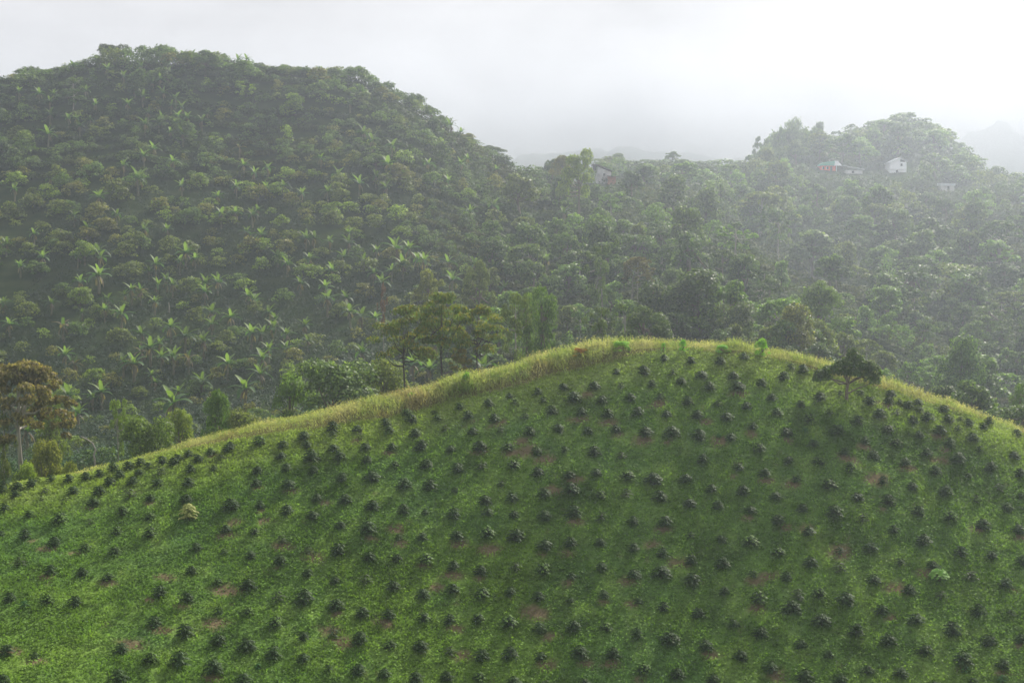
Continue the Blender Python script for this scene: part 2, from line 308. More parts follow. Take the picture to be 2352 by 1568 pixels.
# places read off the hillside, in px of a 2352 px wide frame, with size and look letters
SHRUBS = (
'10,1107 39,1111 72,1106 85,1097s 116,1094 157,1094 197,1093L 227,1084 260,1073 273,1084 295,1067 321,1059 340,1064 318,1081 371,1052 398,1055 408,1046 432,1038 '
'453,1047 483,1030g 523,1028 530,1018 596,1007g 649,1016 697,998L 704,1016 764,980 764,996s 766,1022 5,1121 35,1130 167,1120 103,1119p 251,1103 304,1098 367,1080p '
'362,1101 431,1103 437,1072 490,1072s 509,1047sp 645,1041 714,1042L 779,1048 591,1071 657,1073 719,1076 786,1091 588,1101b 662,1113Lb 727,1133 791,1140L 94,1138sp 149,1143sp '
'226,1126L 215,1152b 297,1130p 344,1140b 426,1139 10,1160 67,1176g 135,1187Lg 205,1193sp 279,1166Lg 343,1181g 529,1154L 596,1151b 658,1171L 717,1181 781,1196 57,1225b 124,1244b '
'195,1253gb 267,1213g 343,1225Lg 262,1265g 518,1205b 583,1213g 646,1234p 776,1256L 450,1251 515,1266s 2,1215s 46,1285p 116,1307b 188,1314 247,1318gb 439,1307 500,1324gs 575,1275 '
'643,1285b 706,1305 769,1321 21,1366 108,1367g 173,1379 366,1351Lb 430,1370b 569,1340L 501,1396s 569,1405g 699,1372L 771,1384Lb 354,1430b 424,1449L 631,1427g 501,1465L 566,1478L '
'697,1458 766,1453pb 279,1482L 627,1494L 696,1511 754,1530s 345,1509g 412,1522L 14,1490 79,1501bs 489,1540Lb 559,1559 272,1555L 593,1518st 5,1564 56,1383t 639,1364p 708,1253sp '
'847,1272 911,1280 977,1282Lg 1041,1290b 1104,1302b 1184,1299p 1246,1301Lg 1311,1309bs 1381,1304 1456,1313Lb 1519,1316L 839,1326p 903,1345L 971,1357 1039,1352 1106,1360Lg 1172,1360 1236,1364 '
'1309,1369s 1386,1360b 1466,1369s 1524,1383 832,1397L 893,1408b 972,1413g 1032,1421b 1097,1424g 1167,1430Lg 1239,1434b 1316,1434L 1391,1442g 1463,1448 1538,1465L 825,1465L 895,1478gs 966,1487L '
'1034,1495p 1106,1495 1171,1501L 1241,1502b 1331,1501Lb 1408,1504b 1478,1526gb 822,1536 883,1547 955,1555L 1025,1557 1099,1557g 1179,1559 1253,1562p 1341,1560 1586,1219s 1657,1229s 1722,1237Lg '
'1787,1262g 1857,1216 1861,1284L 1929,1257s 1998,1259L 2052,1213 2121,1236L 2068,1281s 2206,1264 2278,1266 2141,1295b 2008,1324 1929,1305p 2228,1322p 2309,1335b 2348,1283 2339,1214Lb 1587,1276 '
'1659,1290L 1729,1305bs 1806,1322 1591,1331L 1663,1355 1741,1372Lg 1881,1353g 1832,1370p 1941,1370L 2088,1351 2162,1367p 2025,1396Lb 1818,1401L 1603,1406 1685,1430 1746,1454 1886,1430L 1967,1442L '
'2104,1419 2247,1396 2321,1404s 2186,1447L 2271,1467 2344,1462 1620,1479Lb 1839,1469 1902,1495 2040,1472 2124,1488 2213,1507L 2302,1517b 2218,1534st 1555,1539L 1700,1505L 1769,1527L 1849,1551L '
'1637,1560 1992,1536 2068,1548 2302,1553t 1931,1565 2145,1563s 2235,1563s 1525,820 1415,850 1479,846L 1545,848p 1234,890s 1294,882 1364,882b 1427,877sp 1496,873 1564,872 1170,899s '
'1247,909s 1183,919s 1317,906Lw 1382,907w 1447,906 1515,909sb 1121,924 1055,931g 934,946g 944,962 997,942s 1005,956g 885,969 819,977 892,989g 952,990 827,993sp 1074,954b '
'1134,952b 1205,947sw 1267,937 1335,944b 1394,942b 1464,941L 1530,945 1022,982p 1086,989 1150,985p 1216,983b 1281,985 1349,982 1414,984 1482,990b 1542,993Lb 839,1020 900,1022b '
'967,1023L 1035,1025 1102,1025Lw 1165,1027gb 1232,1028 1296,1026s 1364,1031L 1427,1035p 842,1055 907,1060g 978,1064L 1049,1069 1107,1059p 1179,1069Lg 1235,1078 1307,1079b 1369,1082 1440,1090Lg '
'1500,1094L 854,1095L 927,1109L 987,1109L 1044,1124s 1150,1109ps 1114,1142 1175,1137L 1250,1129L 1310,1124L 1377,1127g 1439,1135p 1515,1140L 855,1154L 926,1170L 977,1175s 1042,1177L 1119,1177 '
'1180,1179 1250,1182L 1317,1177Lb 1382,1180p 1454,1189 1527,1194 844,1215Lb 915,1222sb 969,1232 1047,1230b 1117,1229Lg 1184,1235L 1250,1244Lb 1309,1235b 1377,1244 1455,1255 1522,1264 1586,820 '
'1653,829w 1708,816g 1611,854 1683,860 1749,872 1816,839sw 1844,850 1799,859 1629,880 1694,890Lb 1649,920s 1579,915L 1714,930w 1771,905 1839,924 1883,905L 1784,944g 1601,950b '
'1668,958 1729,974b 1858,959g 1806,992b 1923,980L 1904,944s 1929,899s 1976,897s 1998,914 2041,917 2020,942 1969,959 2046,895 2066,914s 2086,923 2108,919 2111,937s 2061,940sp '
'2130,955 2168,935 2178,957 2206,954s 2225,964 2271,965 2258,975 2335,987 2200,974sw 2096,965 2038,977 2158,982L 1986,1002b 2111,990 2180,1010L 2233,1000L 1868,1008 2058,1017Lg '
'1939,1028b 1604,995L 1678,1005 1743,1024Lg 1849,982st 1651,997st 2006,1042L 2128,1035b 2078,1059b 2200,1049L 2250,1027s 2330,1039 1614,1054L 1696,1069b 1756,1082b 1811,1052 1881,1059Lg 1951,1075Lg '
'2148,1077 2028,1097 2223,1087s 2275,1067L 2343,1077 1574,1100 1634,1114 1706,1129L 1781,1134 1828,1099g 1903,1110Lg 1969,1132 2095,1110 2040,1150L 2171,1129L 2295,1109p 2241,1142p 1583,1147 '
'1648,1162L 1723,1169b 1786,1192b 1843,1159 1916,1172L 2108,1167L 2181,1190Lg 1981,1190p 2313,1159 2258,1197L 2345,1134s ')
BANANAS = (
'15,566 78,546 47,619 98,601 178,598 227,579L 230,603 357,611 342,626s 413,604 427,583L 448,596 183,646 227,636X 383,646 397,656 363,653 473,656 '
'500,649L 470,673 302,673 323,679d 247,689 288,689s 117,699 8,704 22,746 355,696 240,716 188,719s 278,729L 485,722L 487,749 530,729 570,689 585,696 '
'618,722 632,736 323,766 392,756L 425,772L 467,789L 367,789 345,806L 325,812d 398,826L 433,829d 307,837L 283,839 370,826 150,819 172,842d 577,766L 603,769 '
'627,756 657,772 700,752 657,799 617,806 603,832L 523,842 597,859 348,866s 355,876s 463,879 410,906s 563,906L 707,786s 752,693L 747,666 690,649 660,609 '
'637,593 710,596 567,533 600,539 703,549 722,554 757,553 383,531 332,529 200,529 145,756d 127,919 157,916L 180,946L 233,906L 213,912 77,932 53,949 '
'62,996X 397,927X 763,629 72,188s 167,160 247,163 283,180 310,185 298,163 368,185 323,160 387,170 422,110 440,110 197,210 123,217 43,217 90,223 '
'160,227 115,240 220,247 328,230L 310,207 375,217 350,200 367,240 293,243 393,248 417,255 403,233 333,288L 365,287 405,285 430,275 408,268 340,263 '
'372,272 392,308 420,313 115,263L 157,277 175,277 207,280 183,297 463,277L 477,263 567,143 547,143 487,117 353,348 397,372 330,362 283,388 33,440 '
'117,413 550,340d 560,383 585,403 615,393 652,427 543,430 500,453 590,447 612,437 417,430 737,373 777,403 693,450 753,447 508,497L 540,493 580,500 '
'592,483 268,500 170,500 227,460L 110,310L 317,413X 804,250 834,306L 855,323L 900,340L 890,383L 900,396 864,410 897,410 825,420L 929,411s 984,376 1034,286L '
'1059,303 990,261 1074,366 1059,381 1030,418 1140,390s 887,440 1080,491 1134,478L 1295,485L 1284,436L 1254,546 1284,565L 1289,580 1255,596L 1317,606 802,536 800,558 '
'909,573X 939,573L 865,583 835,600 789,591 974,600L 959,603 925,613L 857,628 899,626 1029,606 1039,641L 1134,613 1090,610 877,658 1159,660 794,686 804,720L '
'830,730L 862,730 1480,536L 1470,563 831,810L 949,840L 987,851L 1000,802 1059,826L 1113,818X 1110,845L ')
# ------------------------------------------------------------------ ground
def grid_mesh(name, S, Yv, matf, colf=None):
    SS, YY = np.meshgrid(S, Yv, indexing='ij'); X = SS * np.maximum(YY, 60); Z = H(X, YY)
    V = np.stack([X, YY, Z], -1).reshape(-1, 3); a, b = len(S), len(Yv)
    i, j = np.meshgrid(np.arange(a - 1), np.arange(b - 1), indexing='ij'); k = (i * b + j).ravel()
    Q = np.stack([k, k + b, k + b + 1, k + 1], 1)
    me = mesh_np(name, V, Q, matf, colf(V[:, 0], V[:, 1], V[:, 2]) if colf else None, smooth=True)
    return me
def wild(X, Y, Z):                 # metres-ish measure: > 0 where the slope was left unmown
    u, v = proj(X, Y, Z); b = lerp(u, MOWN)
    return b + (vnoise(X, Y, 2.5, 31, 2) - .5) * 14 - v
SHR = [(float(a), float(b), f) for a, b, f in (__import__('re').match(r'([\d-]+),([\d-]+)(\w*)', t_).groups() for t_ in SHRUBS.split())]
su = np.array([s[0] for s in SHR]); sv = np.array([s[1] for s in SHR])
su_h, sy_h = hit(su, sv + 13)
soil_pts = []
for (u, v, f), x, y in zip(SHR, su_h, sy_h):
    if 'b' in f: soil_pts.append((x + rng.normal(.1, .3), y - .35, rng.uniform(.28, .58)))
    elif rng.rand() < .06: soil_pts.append((x + rng.normal(0, .3), y - .25, rng.uniform(.3, .55)))
for u, v, r in [(520,1350,1.3),(495,1430,1.2),(1120,1268,1.1),(1270,1125,.8),(1215,1035,1.2),(1250,1050,1),(2010,1100,1.2),(1100,1040,1.0),(1225,1410,1.2),(760,1450,1),(905,1220,.9),(610,1200,.8),(545,1195,.9),(1060,1500,.8),(1860,1215,.8),(2060,1350,.9),(1450,1380,.8),(300,1485,1),(790,1475,1),(1560,1290,.8),(1930,1270,1.1),(2250,1210,.7),(1000,1350,.7),(1760,1320,.8),(1500,1255,.7),(380,1330,.7),(20,1500,.9)]:
    x, y = hit(u, v); soil_pts.append((float(x[0]), float(y[0]), r * .62))
soil_pts = np.array([p for p in soil_pts if p[1] == p[1]])
def soil_at(X, Y):
    X = np.asarray(X); Y = np.asarray(Y); s = np.zeros(X.shape)
    wob = .25 + 1.5 * vnoise(X, Y, .7, 77, 3)
    for a, b, r in soil_pts:
        m_ = (np.abs(X - a) < r * 2.2) & (np.abs(Y - b) < r * 1.6)
        if m_.any():
            dd = np.hypot((X[m_] - a) / 1.3, (Y[m_] - b) * 1.25) / (r * wob[m_]); s[m_] = np.maximum(s[m_], np.clip(1.6 - 1.1 * dd, 0, 1))
    return s
def mixc(a, b, t): t = np.asarray(t)[:, None]; return a * (1 - t) + b * t
def patch_col(X, Y):
    g = np.array([[.118, .208, .046]]) * np.ones((len(X), 1))
    n1 = vnoise(X, Y, 4.5, 11); n2 = vnoise(X, Y, 9, 12); n3 = vnoise(X, Y, 1.6, 13)
    g = mixc(g, np.array([[.215, .325, .08]]), np.clip((n3 - .5) * 4, 0, 1) * .7)
    g = mixc(g, np.array([[.062, .12, .027]]), np.clip((n1 - .55) * 6, 0, 1) * .75)
    g = mixc(g, np.array([[.165, .265, .045]]), np.clip((n2 - .62) * 6, 0, 1) * .6)
    g = mixc(g, np.array([[.105, .20, .065]]), np.clip((.42 - n1) * 6, 0, 1) * .5)
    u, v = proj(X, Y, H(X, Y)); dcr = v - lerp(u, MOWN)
    g = mixc(g, np.array([[.28, .355, .095]]), np.clip((95 - dcr) / 90, 0, 1) * .8 * np.clip(.3 + 1.4 * vnoise(X, Y, 3, 14), 0, 1))  # yellower grass towards the crest, with the sunlit glow there mixed into its colour
    return g
def ground_col(X, Y, Z):
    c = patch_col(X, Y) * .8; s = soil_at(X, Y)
    n = vnoise(X, Y, .9, 55); s = np.maximum(s, np.clip((n - .76) * 6, 0, .4))
    c = mixc(c, np.array([[.13, .102, .06]]), s)
    w = np.clip(wild(X, Y, Z) / 10, 0, 1); c = mixc(c, np.array([[.12, .11, .045]]), w * (1 - s * .5))
    fl = np.clip((Y - 122) / 8, 0, 1); c = mixc(c, np.array([[.03, .05, .018]]), fl)
    return c
Sn = np.linspace(-.46, .46, 520)
Sn = np.concatenate([np.linspace(-1.1, -.47, 25), Sn, np.linspace(.47, 1.1, 25)])
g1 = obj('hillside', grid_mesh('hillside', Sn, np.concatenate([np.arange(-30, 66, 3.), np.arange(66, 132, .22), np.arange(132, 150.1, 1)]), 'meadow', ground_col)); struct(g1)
Sf = np.concatenate([np.linspace(-1.1, -.47, 20), np.linspace(-.46, .46, 260), np.linspace(.47, 1.1, 20)])
g2 = obj('far_hills', grid_mesh('far_hills', Sf, np.concatenate([np.arange(150, 700, 2.5), np.arange(700, 1600, 30)]), 'forest_floor')); struct(g2)

# ground cover on the mown slope: low leafy weeds and grass, nobody could count them
def cover(n, u0, u1):
    X = rng.uniform(-58, 58, n); Y = rng.uniform(76, 121, n); s = X / Y
    k = (s > -.42) & (s < .42); X, Y = X[k], Y[k]; Z = H(X, Y)
    u, v = proj(X, Y, Z); k = (v < 1640) & (wild(X, Y, Z) < 6); return X[k], Y[k], Z[k]
X, Y, Z = cover(430000, 0, 0)
s = soil_at(X, Y); k = rng.rand(len(X)) > s * .8; k &= rng.rand(len(X)) < .25 + 1.3 * vnoise(X, Y, 1.1, 21)
X, Y, Z = X[k], Y[k], Z[k]
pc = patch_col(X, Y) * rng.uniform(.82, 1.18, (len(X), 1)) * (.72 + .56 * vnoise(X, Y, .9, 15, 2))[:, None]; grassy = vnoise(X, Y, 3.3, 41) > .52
Vs, Cs = [], []
for rep in range(2):
    off = rng.normal(0, .05, (len(X), 3)); ht = .03 + rng.gamma(2, .028, len(X)) + rep * .02
    C = np.stack([X, Y, Z + ht], 1) + off
    nn = np.tile([0, 0, 1.], (len(X), 1)); siz = rng.uniform(.08, .19, len(X))
    a, b = leaves(C, nn, siz, .75, pc * rng.uniform(.85, 1.15, (len(X), 1)), jit=.55); Vs.append(a); Cs.append(b)
k = grassy; tip = np.stack([rng.normal(0, .5, k.sum()), rng.normal(-.25, .5, k.sum()), np.ones(k.sum())], 1)
C = np.stack([X[k], Y[k], Z[k] + .12], 1); nn = rng.normal(0, 1, (k.sum(), 3))
a, b = leaves(C, nn, rng.uniform(.18, .4, k.sum()), .13, pc[k] * np.array([1.1, 1.1, .8]), jit=.1, tip=tip); Vs.append(a); Cs.append(b)
V = np.concatenate(Vs); o = obj('ground_cover', mesh_np('ground_cover', V, quads(len(V)), 'ground_leaves', np.concatenate(Cs)))
struct(o, 'stuff', 'low green weeds and grass carpeting the mown coffee slope', 'ground cover')

# tall unmown grass along the crest
n = 420000
X = rng.uniform(-60, 60, n); Y = rng.uniform(96, 127, n); k = np.abs(X / Y) < .44; X, Y = X[k], Y[k]; Z = H(X, Y)
w = wild(X, Y, Z); u, v = proj(X, Y, Z); yc = lerp(u, CREST_Y)
k = (w > 0) & (Y < yc + 5 + 2 * vnoise(X, Y, 3, 8)) & (rng.rand(len(X)) < .45 + .6 * vnoise(X, Y, 1.2, 61)); X, Y, Z, w, u = X[k], Y[k], Z[k], w[k], u[k]
hmax = lerp(u, [(0, .4), (300, .5), (600, .75), (900, .9), (1050, 1.1), (1600, 1.05), (1800, 1.0), (2050, .8), (2400, .95)])
hh = hmax * (.35 + .75 * np.clip(w / 14, 0, 1)) * (.5 + .75 * vnoise(X, Y, 1.7, 71)) * (.55 + .8 * vnoise(X, Y, 5, 72)) * rng.uniform(.6, 1.1, len(X))
lean = np.stack([rng.normal(-.12, .35, len(X)), rng.normal(-.1, .35, len(X)), np.ones(len(X))], 1)
base = np.array([.25, .29, .10]) * np.ones((len(X), 1)); nA = vnoise(X, Y, 2.2, 81); nB = vnoise(X, Y, 1.1, 82)
base = mixc(base, np.array([[.38, .36, .19]]), np.clip((nA - .45) * 4, 0, 1) * .8)
base = mixc(base, np.array([[.16, .25, .05]]), np.clip((nB - .55) * 5, 0, 1) * .8)
base = mixc(base, np.array([[.20, .13, .08]]), np.clip((vnoise(X, Y, 2, 83) - .66) * 7, 0, 1) * .5) * rng.uniform(.75, 1.25, (len(X), 1))
C = np.stack([X, Y, Z], 1) + lean * (hh * .5)[:, None]
a, b = leaves(C, rng.normal(0, 1, (len(X), 3)), hh * 1.05, .055, base, jit=.1, tip=lean)
k = rng.rand(len(X)) < .5; C2 = np.stack([X[k], Y[k], Z[k]], 1) + lean[k] * (hh[k] * 1.0)[:, None]
a2, b2 = leaves(C2, rng.normal(0, 1, (k.sum(), 3)), rng.uniform(.06, .15, k.sum()), .5, base[k] * np.array([1.25, 1.15, 1.1]), jit=1)
V = np.concatenate([a, a2]); o = obj('tall_grass', mesh_np('tall_grass', V, quads(len(V)), 'dry_grass', np.concatenate([b, b2])))
struct(o, 'stuff', 'unmown yellow green grass in seed along the hill crest', 'grass')

# ------------------------------------------------------------------ coffee shrubs on the slope
def coffee_arrays(seed, kind):
    r = np.random.RandomState(seed); V, C = [], []
    nb = {'p': 12, 's': 14}.get(kind, 24)
    stemb = MB(); top = .7
    stemb.tube([(0, 0, -.05), (.01, 0, top * .5), (0, .01, top)], [.022, .018, .01], 5)
    for i in range(nb):
        f = (i + .5) / nb; th = i * 2.4 + r.uniform(-.4, .4); zb = .12 + f * (top - .08); ln = .52 * math.sqrt(max(.04, 1 - ((f - .3) / .74) ** 2)) * r.uniform(.85, 1.1)
        d = np.array([math.cos(th), math.sin(th), 0]); nl = int(6 + ln * 14)
        if kind == 'p': nl = int(nl * .7)
        for j in range(nl):
            q = (j + 1) / nl; c = np.array([0, 0, zb]) + d * ln * q + np.array([0, 0, .2 * q - .2 * q * q])
            for sd in (-1, 1):
                side = np.array([-d[1], d[0], 0]) * sd; tipd = d * .6 + side * .8 + np.array([0, 0, -.5 - .4 * q]) + r.normal(0, .15, 3)
                tl = r.uniform(.13, .2); V.append((c + tipd / np.linalg.norm(tipd) * tl * .5, d * .5 + side * .25 + np.array([0, 0, .8]) + r.normal(0, .15, 3), tipd, tl))
                lum = r.uniform(.7, 1.3); cc = np.array([.026, .054, .016]) * lum
                new = q > .8 or f > .88
                if kind == 'g' and new and r.rand() < .75: cc = np.array([.09, .16, .03]) * lum
                elif new and r.rand() < .3: cc = np.array([.05, .085, .025]) * lum
                if kind == 'p': cc = np.array([.045, .065, .03]) * lum
                if kind == 'y': cc = np.array([.28, .30, .10]) * lum
                C.append(cc)
    P = np.array([v[0] for v in V]); Nn = np.array([v[1] for v in V]); T = np.array([v[2] for v in V]); S_ = np.array([v[3] for v in V])
    vv, cc = leaves(P, Nn, S_, .45, np.array(C), jit=.05, tip=T)
    return vv, cc, stemb
SH = {}
for kind in ('', 'g', 'p', 's', 'y'):
    for i in range(1 if kind == 'y' else 4 if kind == '' else 3):
        vv, cc, sb = coffee_arrays(100 + i * 7 + len(kind) * 50 + ord((kind + '_')[0]), kind)
        SH.setdefault(kind, []).append((mesh_np('coffee_foliage', vv, quads(len(vv)), 'coffee_leaves', cc), sb.mesh('coffee_stem', 'bark_brown'), vv, cc))
def band(v, tbl):
    for lim, nme in tbl:
        if v < lim: return nme
    return tbl[-1][1]
def slope_zone(u, v):
    vc = float(lerp(u, CREST)); f = (v - vc) / (1568 - vc)
    a = band(f, [(.13, 'just below crest'), (.3, 'upper slope'), (.5, 'upper middle slope'), (.68, 'lower middle slope'), (.86, 'lower slope'), (9, 'along the bottom edge')])
    b = band(u, [(260, 'far left'), (620, 'left'), (980, 'centre left'), (1340, 'centre'), (1700, 'centre right'), (2060, 'right'), (9999, 'far right')])
    return a + ', ' + b
info = []
for (u, v, f), x, y in zip(SHR, su_h, sy_h):
    if y != y or y > 128: continue
    size = 1.2 if 'L' in f else .78 if 's' in f else 1.0
    if 't' in f: size *= .7
    info.append((size / y, u, v, f, x, y, size * rng.uniform(.72, .96)))
info.sort(key=lambda q: -q[0])
stV, stC = [], []
for i, (ap, u, v, f, x, y, size) in enumerate(info):
    z = float(H(x, y)) - .03; rz = rng.uniform(0, 6.28); kk = 'p' if 'p' in f else 'g' if 'g' in f else 's' if ('s' in f or 't' in f) else ''
    mf, ms_, vv, cc = SH[kk][rng.randint(len(SH[kk]))]; sx = size * rng.uniform(.92, 1.12); hz = size * rng.uniform(.95, 1.15)
    if i < 300 or 't' in f:
        weed = 't' in f
        t_ = thing('weed_plant' if weed else 'coffee_shrub', (x, y, z), rz, (sx, sx, hz))
        colr = (1.6, 2.3, 2.2) if weed else tuple(np.array([1, 1, 1]) * rng.uniform(.85, 1.15))
        obj('foliage', mf, t_, color=colr); obj('stem', ms_, t_)
        if weed: reg(t_, 'small blue-green weedy plant', slope_zone(u, v), 'weed', 'blue-green weeds between the coffee shrubs', u)
        else:
            sz = 'large ' if 'L' in f else 'small ' if 's' in f else ''
            look = 'sparse pale ' if 'p' in f else 'green-tipped ' if 'g' in f else 'dark '
            so = 'soil-ringed ' if 'b' in f else ''
            if so and look == 'dark ': look = ''
            reg(t_, f'{sz}{so}{look}coffee shrub', slope_zone(u, v), 'coffee shrub', 'young coffee shrubs planted in rows on the slope', u)
    else:
        c, s_ = math.cos(rz), math.sin(rz); R = np.array([[c, -s_, 0], [s_, c, 0], [0, 0, 1]])
        stV.append((vv * [sx, sx, hz]) @ R.T + [x, y, z]); stC.append(cc)
V = np.concatenate(stV); o = obj('coffee_shrubs', mesh_np('coffee_shrubs', V, quads(len(V)), 'coffee_leaves', np.concatenate(stC)))
struct(o, 'stuff', 'remaining small coffee shrubs near the crest of the mown slope', 'coffee shrubs')
# the two odd ones
x, y = hit(432, 1192); t_ = thing('coffee_shrub', (x[0], y[0], float(H(x[0], y[0]))), 1, (1.25, 1.25, 1.6)); obj('foliage', SH['y'][0][0], t_); obj('stem', SH['y'][0][1], t_)
reg(t_, 'pale yellow-leaved shrub standing alone among dark coffee shrubs on the left slope', '', 'shrub')
x, y = hit(2156, 1340); bl = MB(); LV, LC = [], []
for i in range(70):
    th = i * 2.4; f = i / 70; r_ = .62 * math.sqrt(f); d = np.array([math.cos(th), math.sin(th), 0]); c = d * r_ + np.array([0, 0, .75 - .45 * f * f + rng.uniform(-.06, .06)])
    a, b = leaves(c[None], (d * .5 + [0, -.2, 1])[None], .3, .85, np.array([[.16, .30, .06]]) * rng.uniform(.8, 1.15), jit=.2, tip=(d + [0, 0, -.4])[None]); LV.append(a); LC.append(b)
    if i % 6 == 0: bl.tube([(0, 0, 0), c * .5 + [0, 0, .1], c], [.02, .015, .008], 4)
V = np.concatenate(LV); t_ = thing('broadleaf_weed', (x[0], y[0], float(H(x[0], y[0]))))
obj('foliage', mesh_np('foliage', V, quads(len(V)), 'banana_leaves', np.concatenate(LC)), t_); obj('stem', bl.mesh('stem', 'bark_brown'), t_)
reg(t_, 'bright light-green plant with big heart-shaped leaves on the lower right slope', '', 'plant')

# ------------------------------------------------------------------ trees
def crown(seed, lobes, n, size, hue=(.08, .115, .042), tipc=(.16, .205, .06), tipp=.25, up=.25, low=-.5, asp=.6):
    r = np.random.RandomState(seed); lobes = np.array(lobes); w = lobes[:, 3] * (lobes[:, 3] + lobes[:, 4]); w /= w.sum()
    li = r.choice(len(lobes), n, p=w); d = r.normal(0, 1, (n, 3)); d /= np.linalg.norm(d, axis=1)[:, None]
    bad = d[:, 2] < low; d[bad, 2] *= -1
    Lb = lobes[li]; rad = r.uniform(.78, 1.04, n)[:, None] * (1 + .22 * np.sin(d[:, :1] * 7 + li[:, None]) * np.cos(d[:, 1:2] * 6 + li[:, None] * 2))
    C = Lb[:, :3] + d * rad * np.stack([Lb[:, 3], Lb[:, 3], Lb[:, 4]], 1)
    lf = np.random.RandomState(seed + 1).uniform(.75, 1.3, len(lobes))[li][:, None]
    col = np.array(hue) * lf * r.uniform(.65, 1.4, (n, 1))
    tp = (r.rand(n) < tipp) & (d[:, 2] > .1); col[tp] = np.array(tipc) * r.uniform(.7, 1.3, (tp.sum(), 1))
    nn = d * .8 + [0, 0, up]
    return leaves(C, nn, r.uniform(.7, 1.4, n) * size, asp, col, jit=.45)
def ring(r, k, R0, R1, z0, z1, s0, s1, flat=.8, jz=1):
    out = []
    for i in range(k):
        th = 2.4 * i + r.uniform(-.5, .5); f = (i + .5) / k; R = R0 + (R1 - R0) * math.sqrt(f); s_ = r.uniform(s0, s1)
        out.append((R * math.cos(th) + r.normal(0, .05), R * math.sin(th) + r.normal(0, .05), z1 - (z1 - z0) * f ** 1.6 + r.uniform(-.1, .06) * jz, s_, s_ * flat))
    return out
def trunk_to(lobes, z1, rad, bend=(0, 0), k=9, zfork=.4):
    mb = MB(); bx, by = bend; P = [(0, 0, -.06), (bx * .4, by * .4, zfork * .5), (bx, by, zfork), (bx * .8, by * .8, z1)]
    mb.tube(P, [rad * 1.25, rad, rad * .8, rad * .3], 7)
    L_ = sorted(lobes, key=lambda q: -q[3])[:k]
    for i, q in enumerate(L_):
        zs = zfork + (z1 - zfork) * (i / k) * .6; a = np.array([bx, by, zs]); e = np.array(q[:3]) - [0, 0, q[4] * .3]; m_ = (a + e) / 2 + [0, 0, -.03]
        mb.tube([a, m_, e], [rad * .5, rad * .35, rad * .12], 5)
    return mb
def make_variant(kind, seed, hi):
    r = np.random.RandomState(seed); bark = 'bark_brown'; n = 2600; size = .062; kw = {}
    if kind == 'round':
        Lb = ring(r, 17, 0, .34, .3, .84, .08, .2); zf, rad = .3, .03
    elif kind == 'spread':
        Lb = ring(r, 22, 0, .4, .4, .88, .06, .16, .75); zf, rad = .35, .028
    elif kind == 'umbrella':
        Lb = ring(r, 56, 0, .44, .6, .94, .06, .11, .45, .3); zf, rad = .5, .022; n = 2400; bark = 'bark_pale'
    elif kind == 'sparse':
        Lb = [(r.normal(0, .19), r.normal(0, .19), r.uniform(.35, .95), s_, s_ * .8) for s_ in r.uniform(.05, .1, 24)]; zf, rad = .6, .018; n = 1500; size = .05; bark = 'bark_pale'
    elif kind == 'column':
        Lb = [(r.normal(0, .24) * (1.1 - z * .5), r.normal(0, .22), z + r.uniform(-.04, .04), s_, s_ * .55) for z, s_ in zip(np.linspace(.06, .93, 26), r.uniform(.12, .28, 26))]; zf, rad = .7, .05; n = 3000
    elif kind == 'heap':
        Lb = [(r.uniform(-1, 1) * .34 * (1 - z * .7), r.uniform(-1, 1) * .34 * (1 - z * .7), z, s_, s_) for z, s_ in zip(np.linspace(.06, .84, 24), r.uniform(.11, .19, 24))]; zf, rad = .4, .04; n = 3400
    elif kind == 'bush':
        Lb = ring(r, 18, 0, .38, .12, .76, .09, .22, .95); zf, rad = .12, .03; kw = dict(low=-.2)
    elif kind == 'layered':
        Lb = []
        for z, R in ((.95, .12), (.88, .3), (.81, .44), (.74, .46), (.64, .36)):
            for i in range(9): th = r.uniform(0, 6.28); Lb.append((R * math.cos(th) * r.uniform(.5, 1.05), R * math.sin(th) * r.uniform(.5, 1.05), z + r.uniform(-.03, .03), r.uniform(.08, .13), .03))
        zf, rad = .55, .015; n = 1600; size = .05; bark = 'bark_dark'; kw = dict(tipp=.35, tipc=(.14, .13, .03))
    if hi and kind == 'umbrella': Lb = ring(r, 110, 0, .46, .5, .95, .045, .08, .45, .2); kw = dict(hue=(.12, .108, .045), tipc=(.25, .20, .085), tipp=.4)
    if hi: n = int(n * 3.6); size *= .52
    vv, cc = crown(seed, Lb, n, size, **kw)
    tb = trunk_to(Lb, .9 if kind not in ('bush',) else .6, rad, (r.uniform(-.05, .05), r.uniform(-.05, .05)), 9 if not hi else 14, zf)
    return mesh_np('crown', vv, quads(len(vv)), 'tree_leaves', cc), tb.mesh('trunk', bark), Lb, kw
VAR = {}
def variant(kind, i, hi=False):
    k = (kind, i, hi)
    if k not in VAR: VAR[k] = make_variant(kind, 1000 + sum(map(ord, kind)) * 3 + i * 17 + (500 if hi else 0), hi)
    return VAR[k]
NAME = {'round': 'broadleaf_tree', 'spread': 'spreading_tree', 'umbrella': 'umbrella_tree', 'sparse': 'open_crowned_tree', 'column': 'vine_covered_tree', 'heap': 'vine_draped_tree', 'bush': 'leafy_bush', 'layered': 'layered_tree'}
def plant(kind, i, x, y, z, w, h, col, hi=False, rz=None, name=None):
    cm, tm, _, _ = variant(kind, i, hi); t_ = thing(name or NAME[kind], (x, y, z), rng.uniform(0, 6.28) if rz is None else rz, (w, w, h))
    obj('trunk', tm, t_); obj('crown', cm, t_, color=col); return t_
DK = (.75, .85, .85); GR = (1.0, 1.15, .9); OL = (1.25, 1.15, .85); YW = (1.7, 1.75, .9); BR = (1.55, 1.15, .95); LT = (1.3, 1.55, 1.0); GY = (1.1, 1.15, 1.15)
CN = {DK: 'dark green', GR: 'mid green', OL: 'olive green', YW: 'yellow-green', BR: 'brownish', LT: 'fresh green', GY: 'grey-green'}
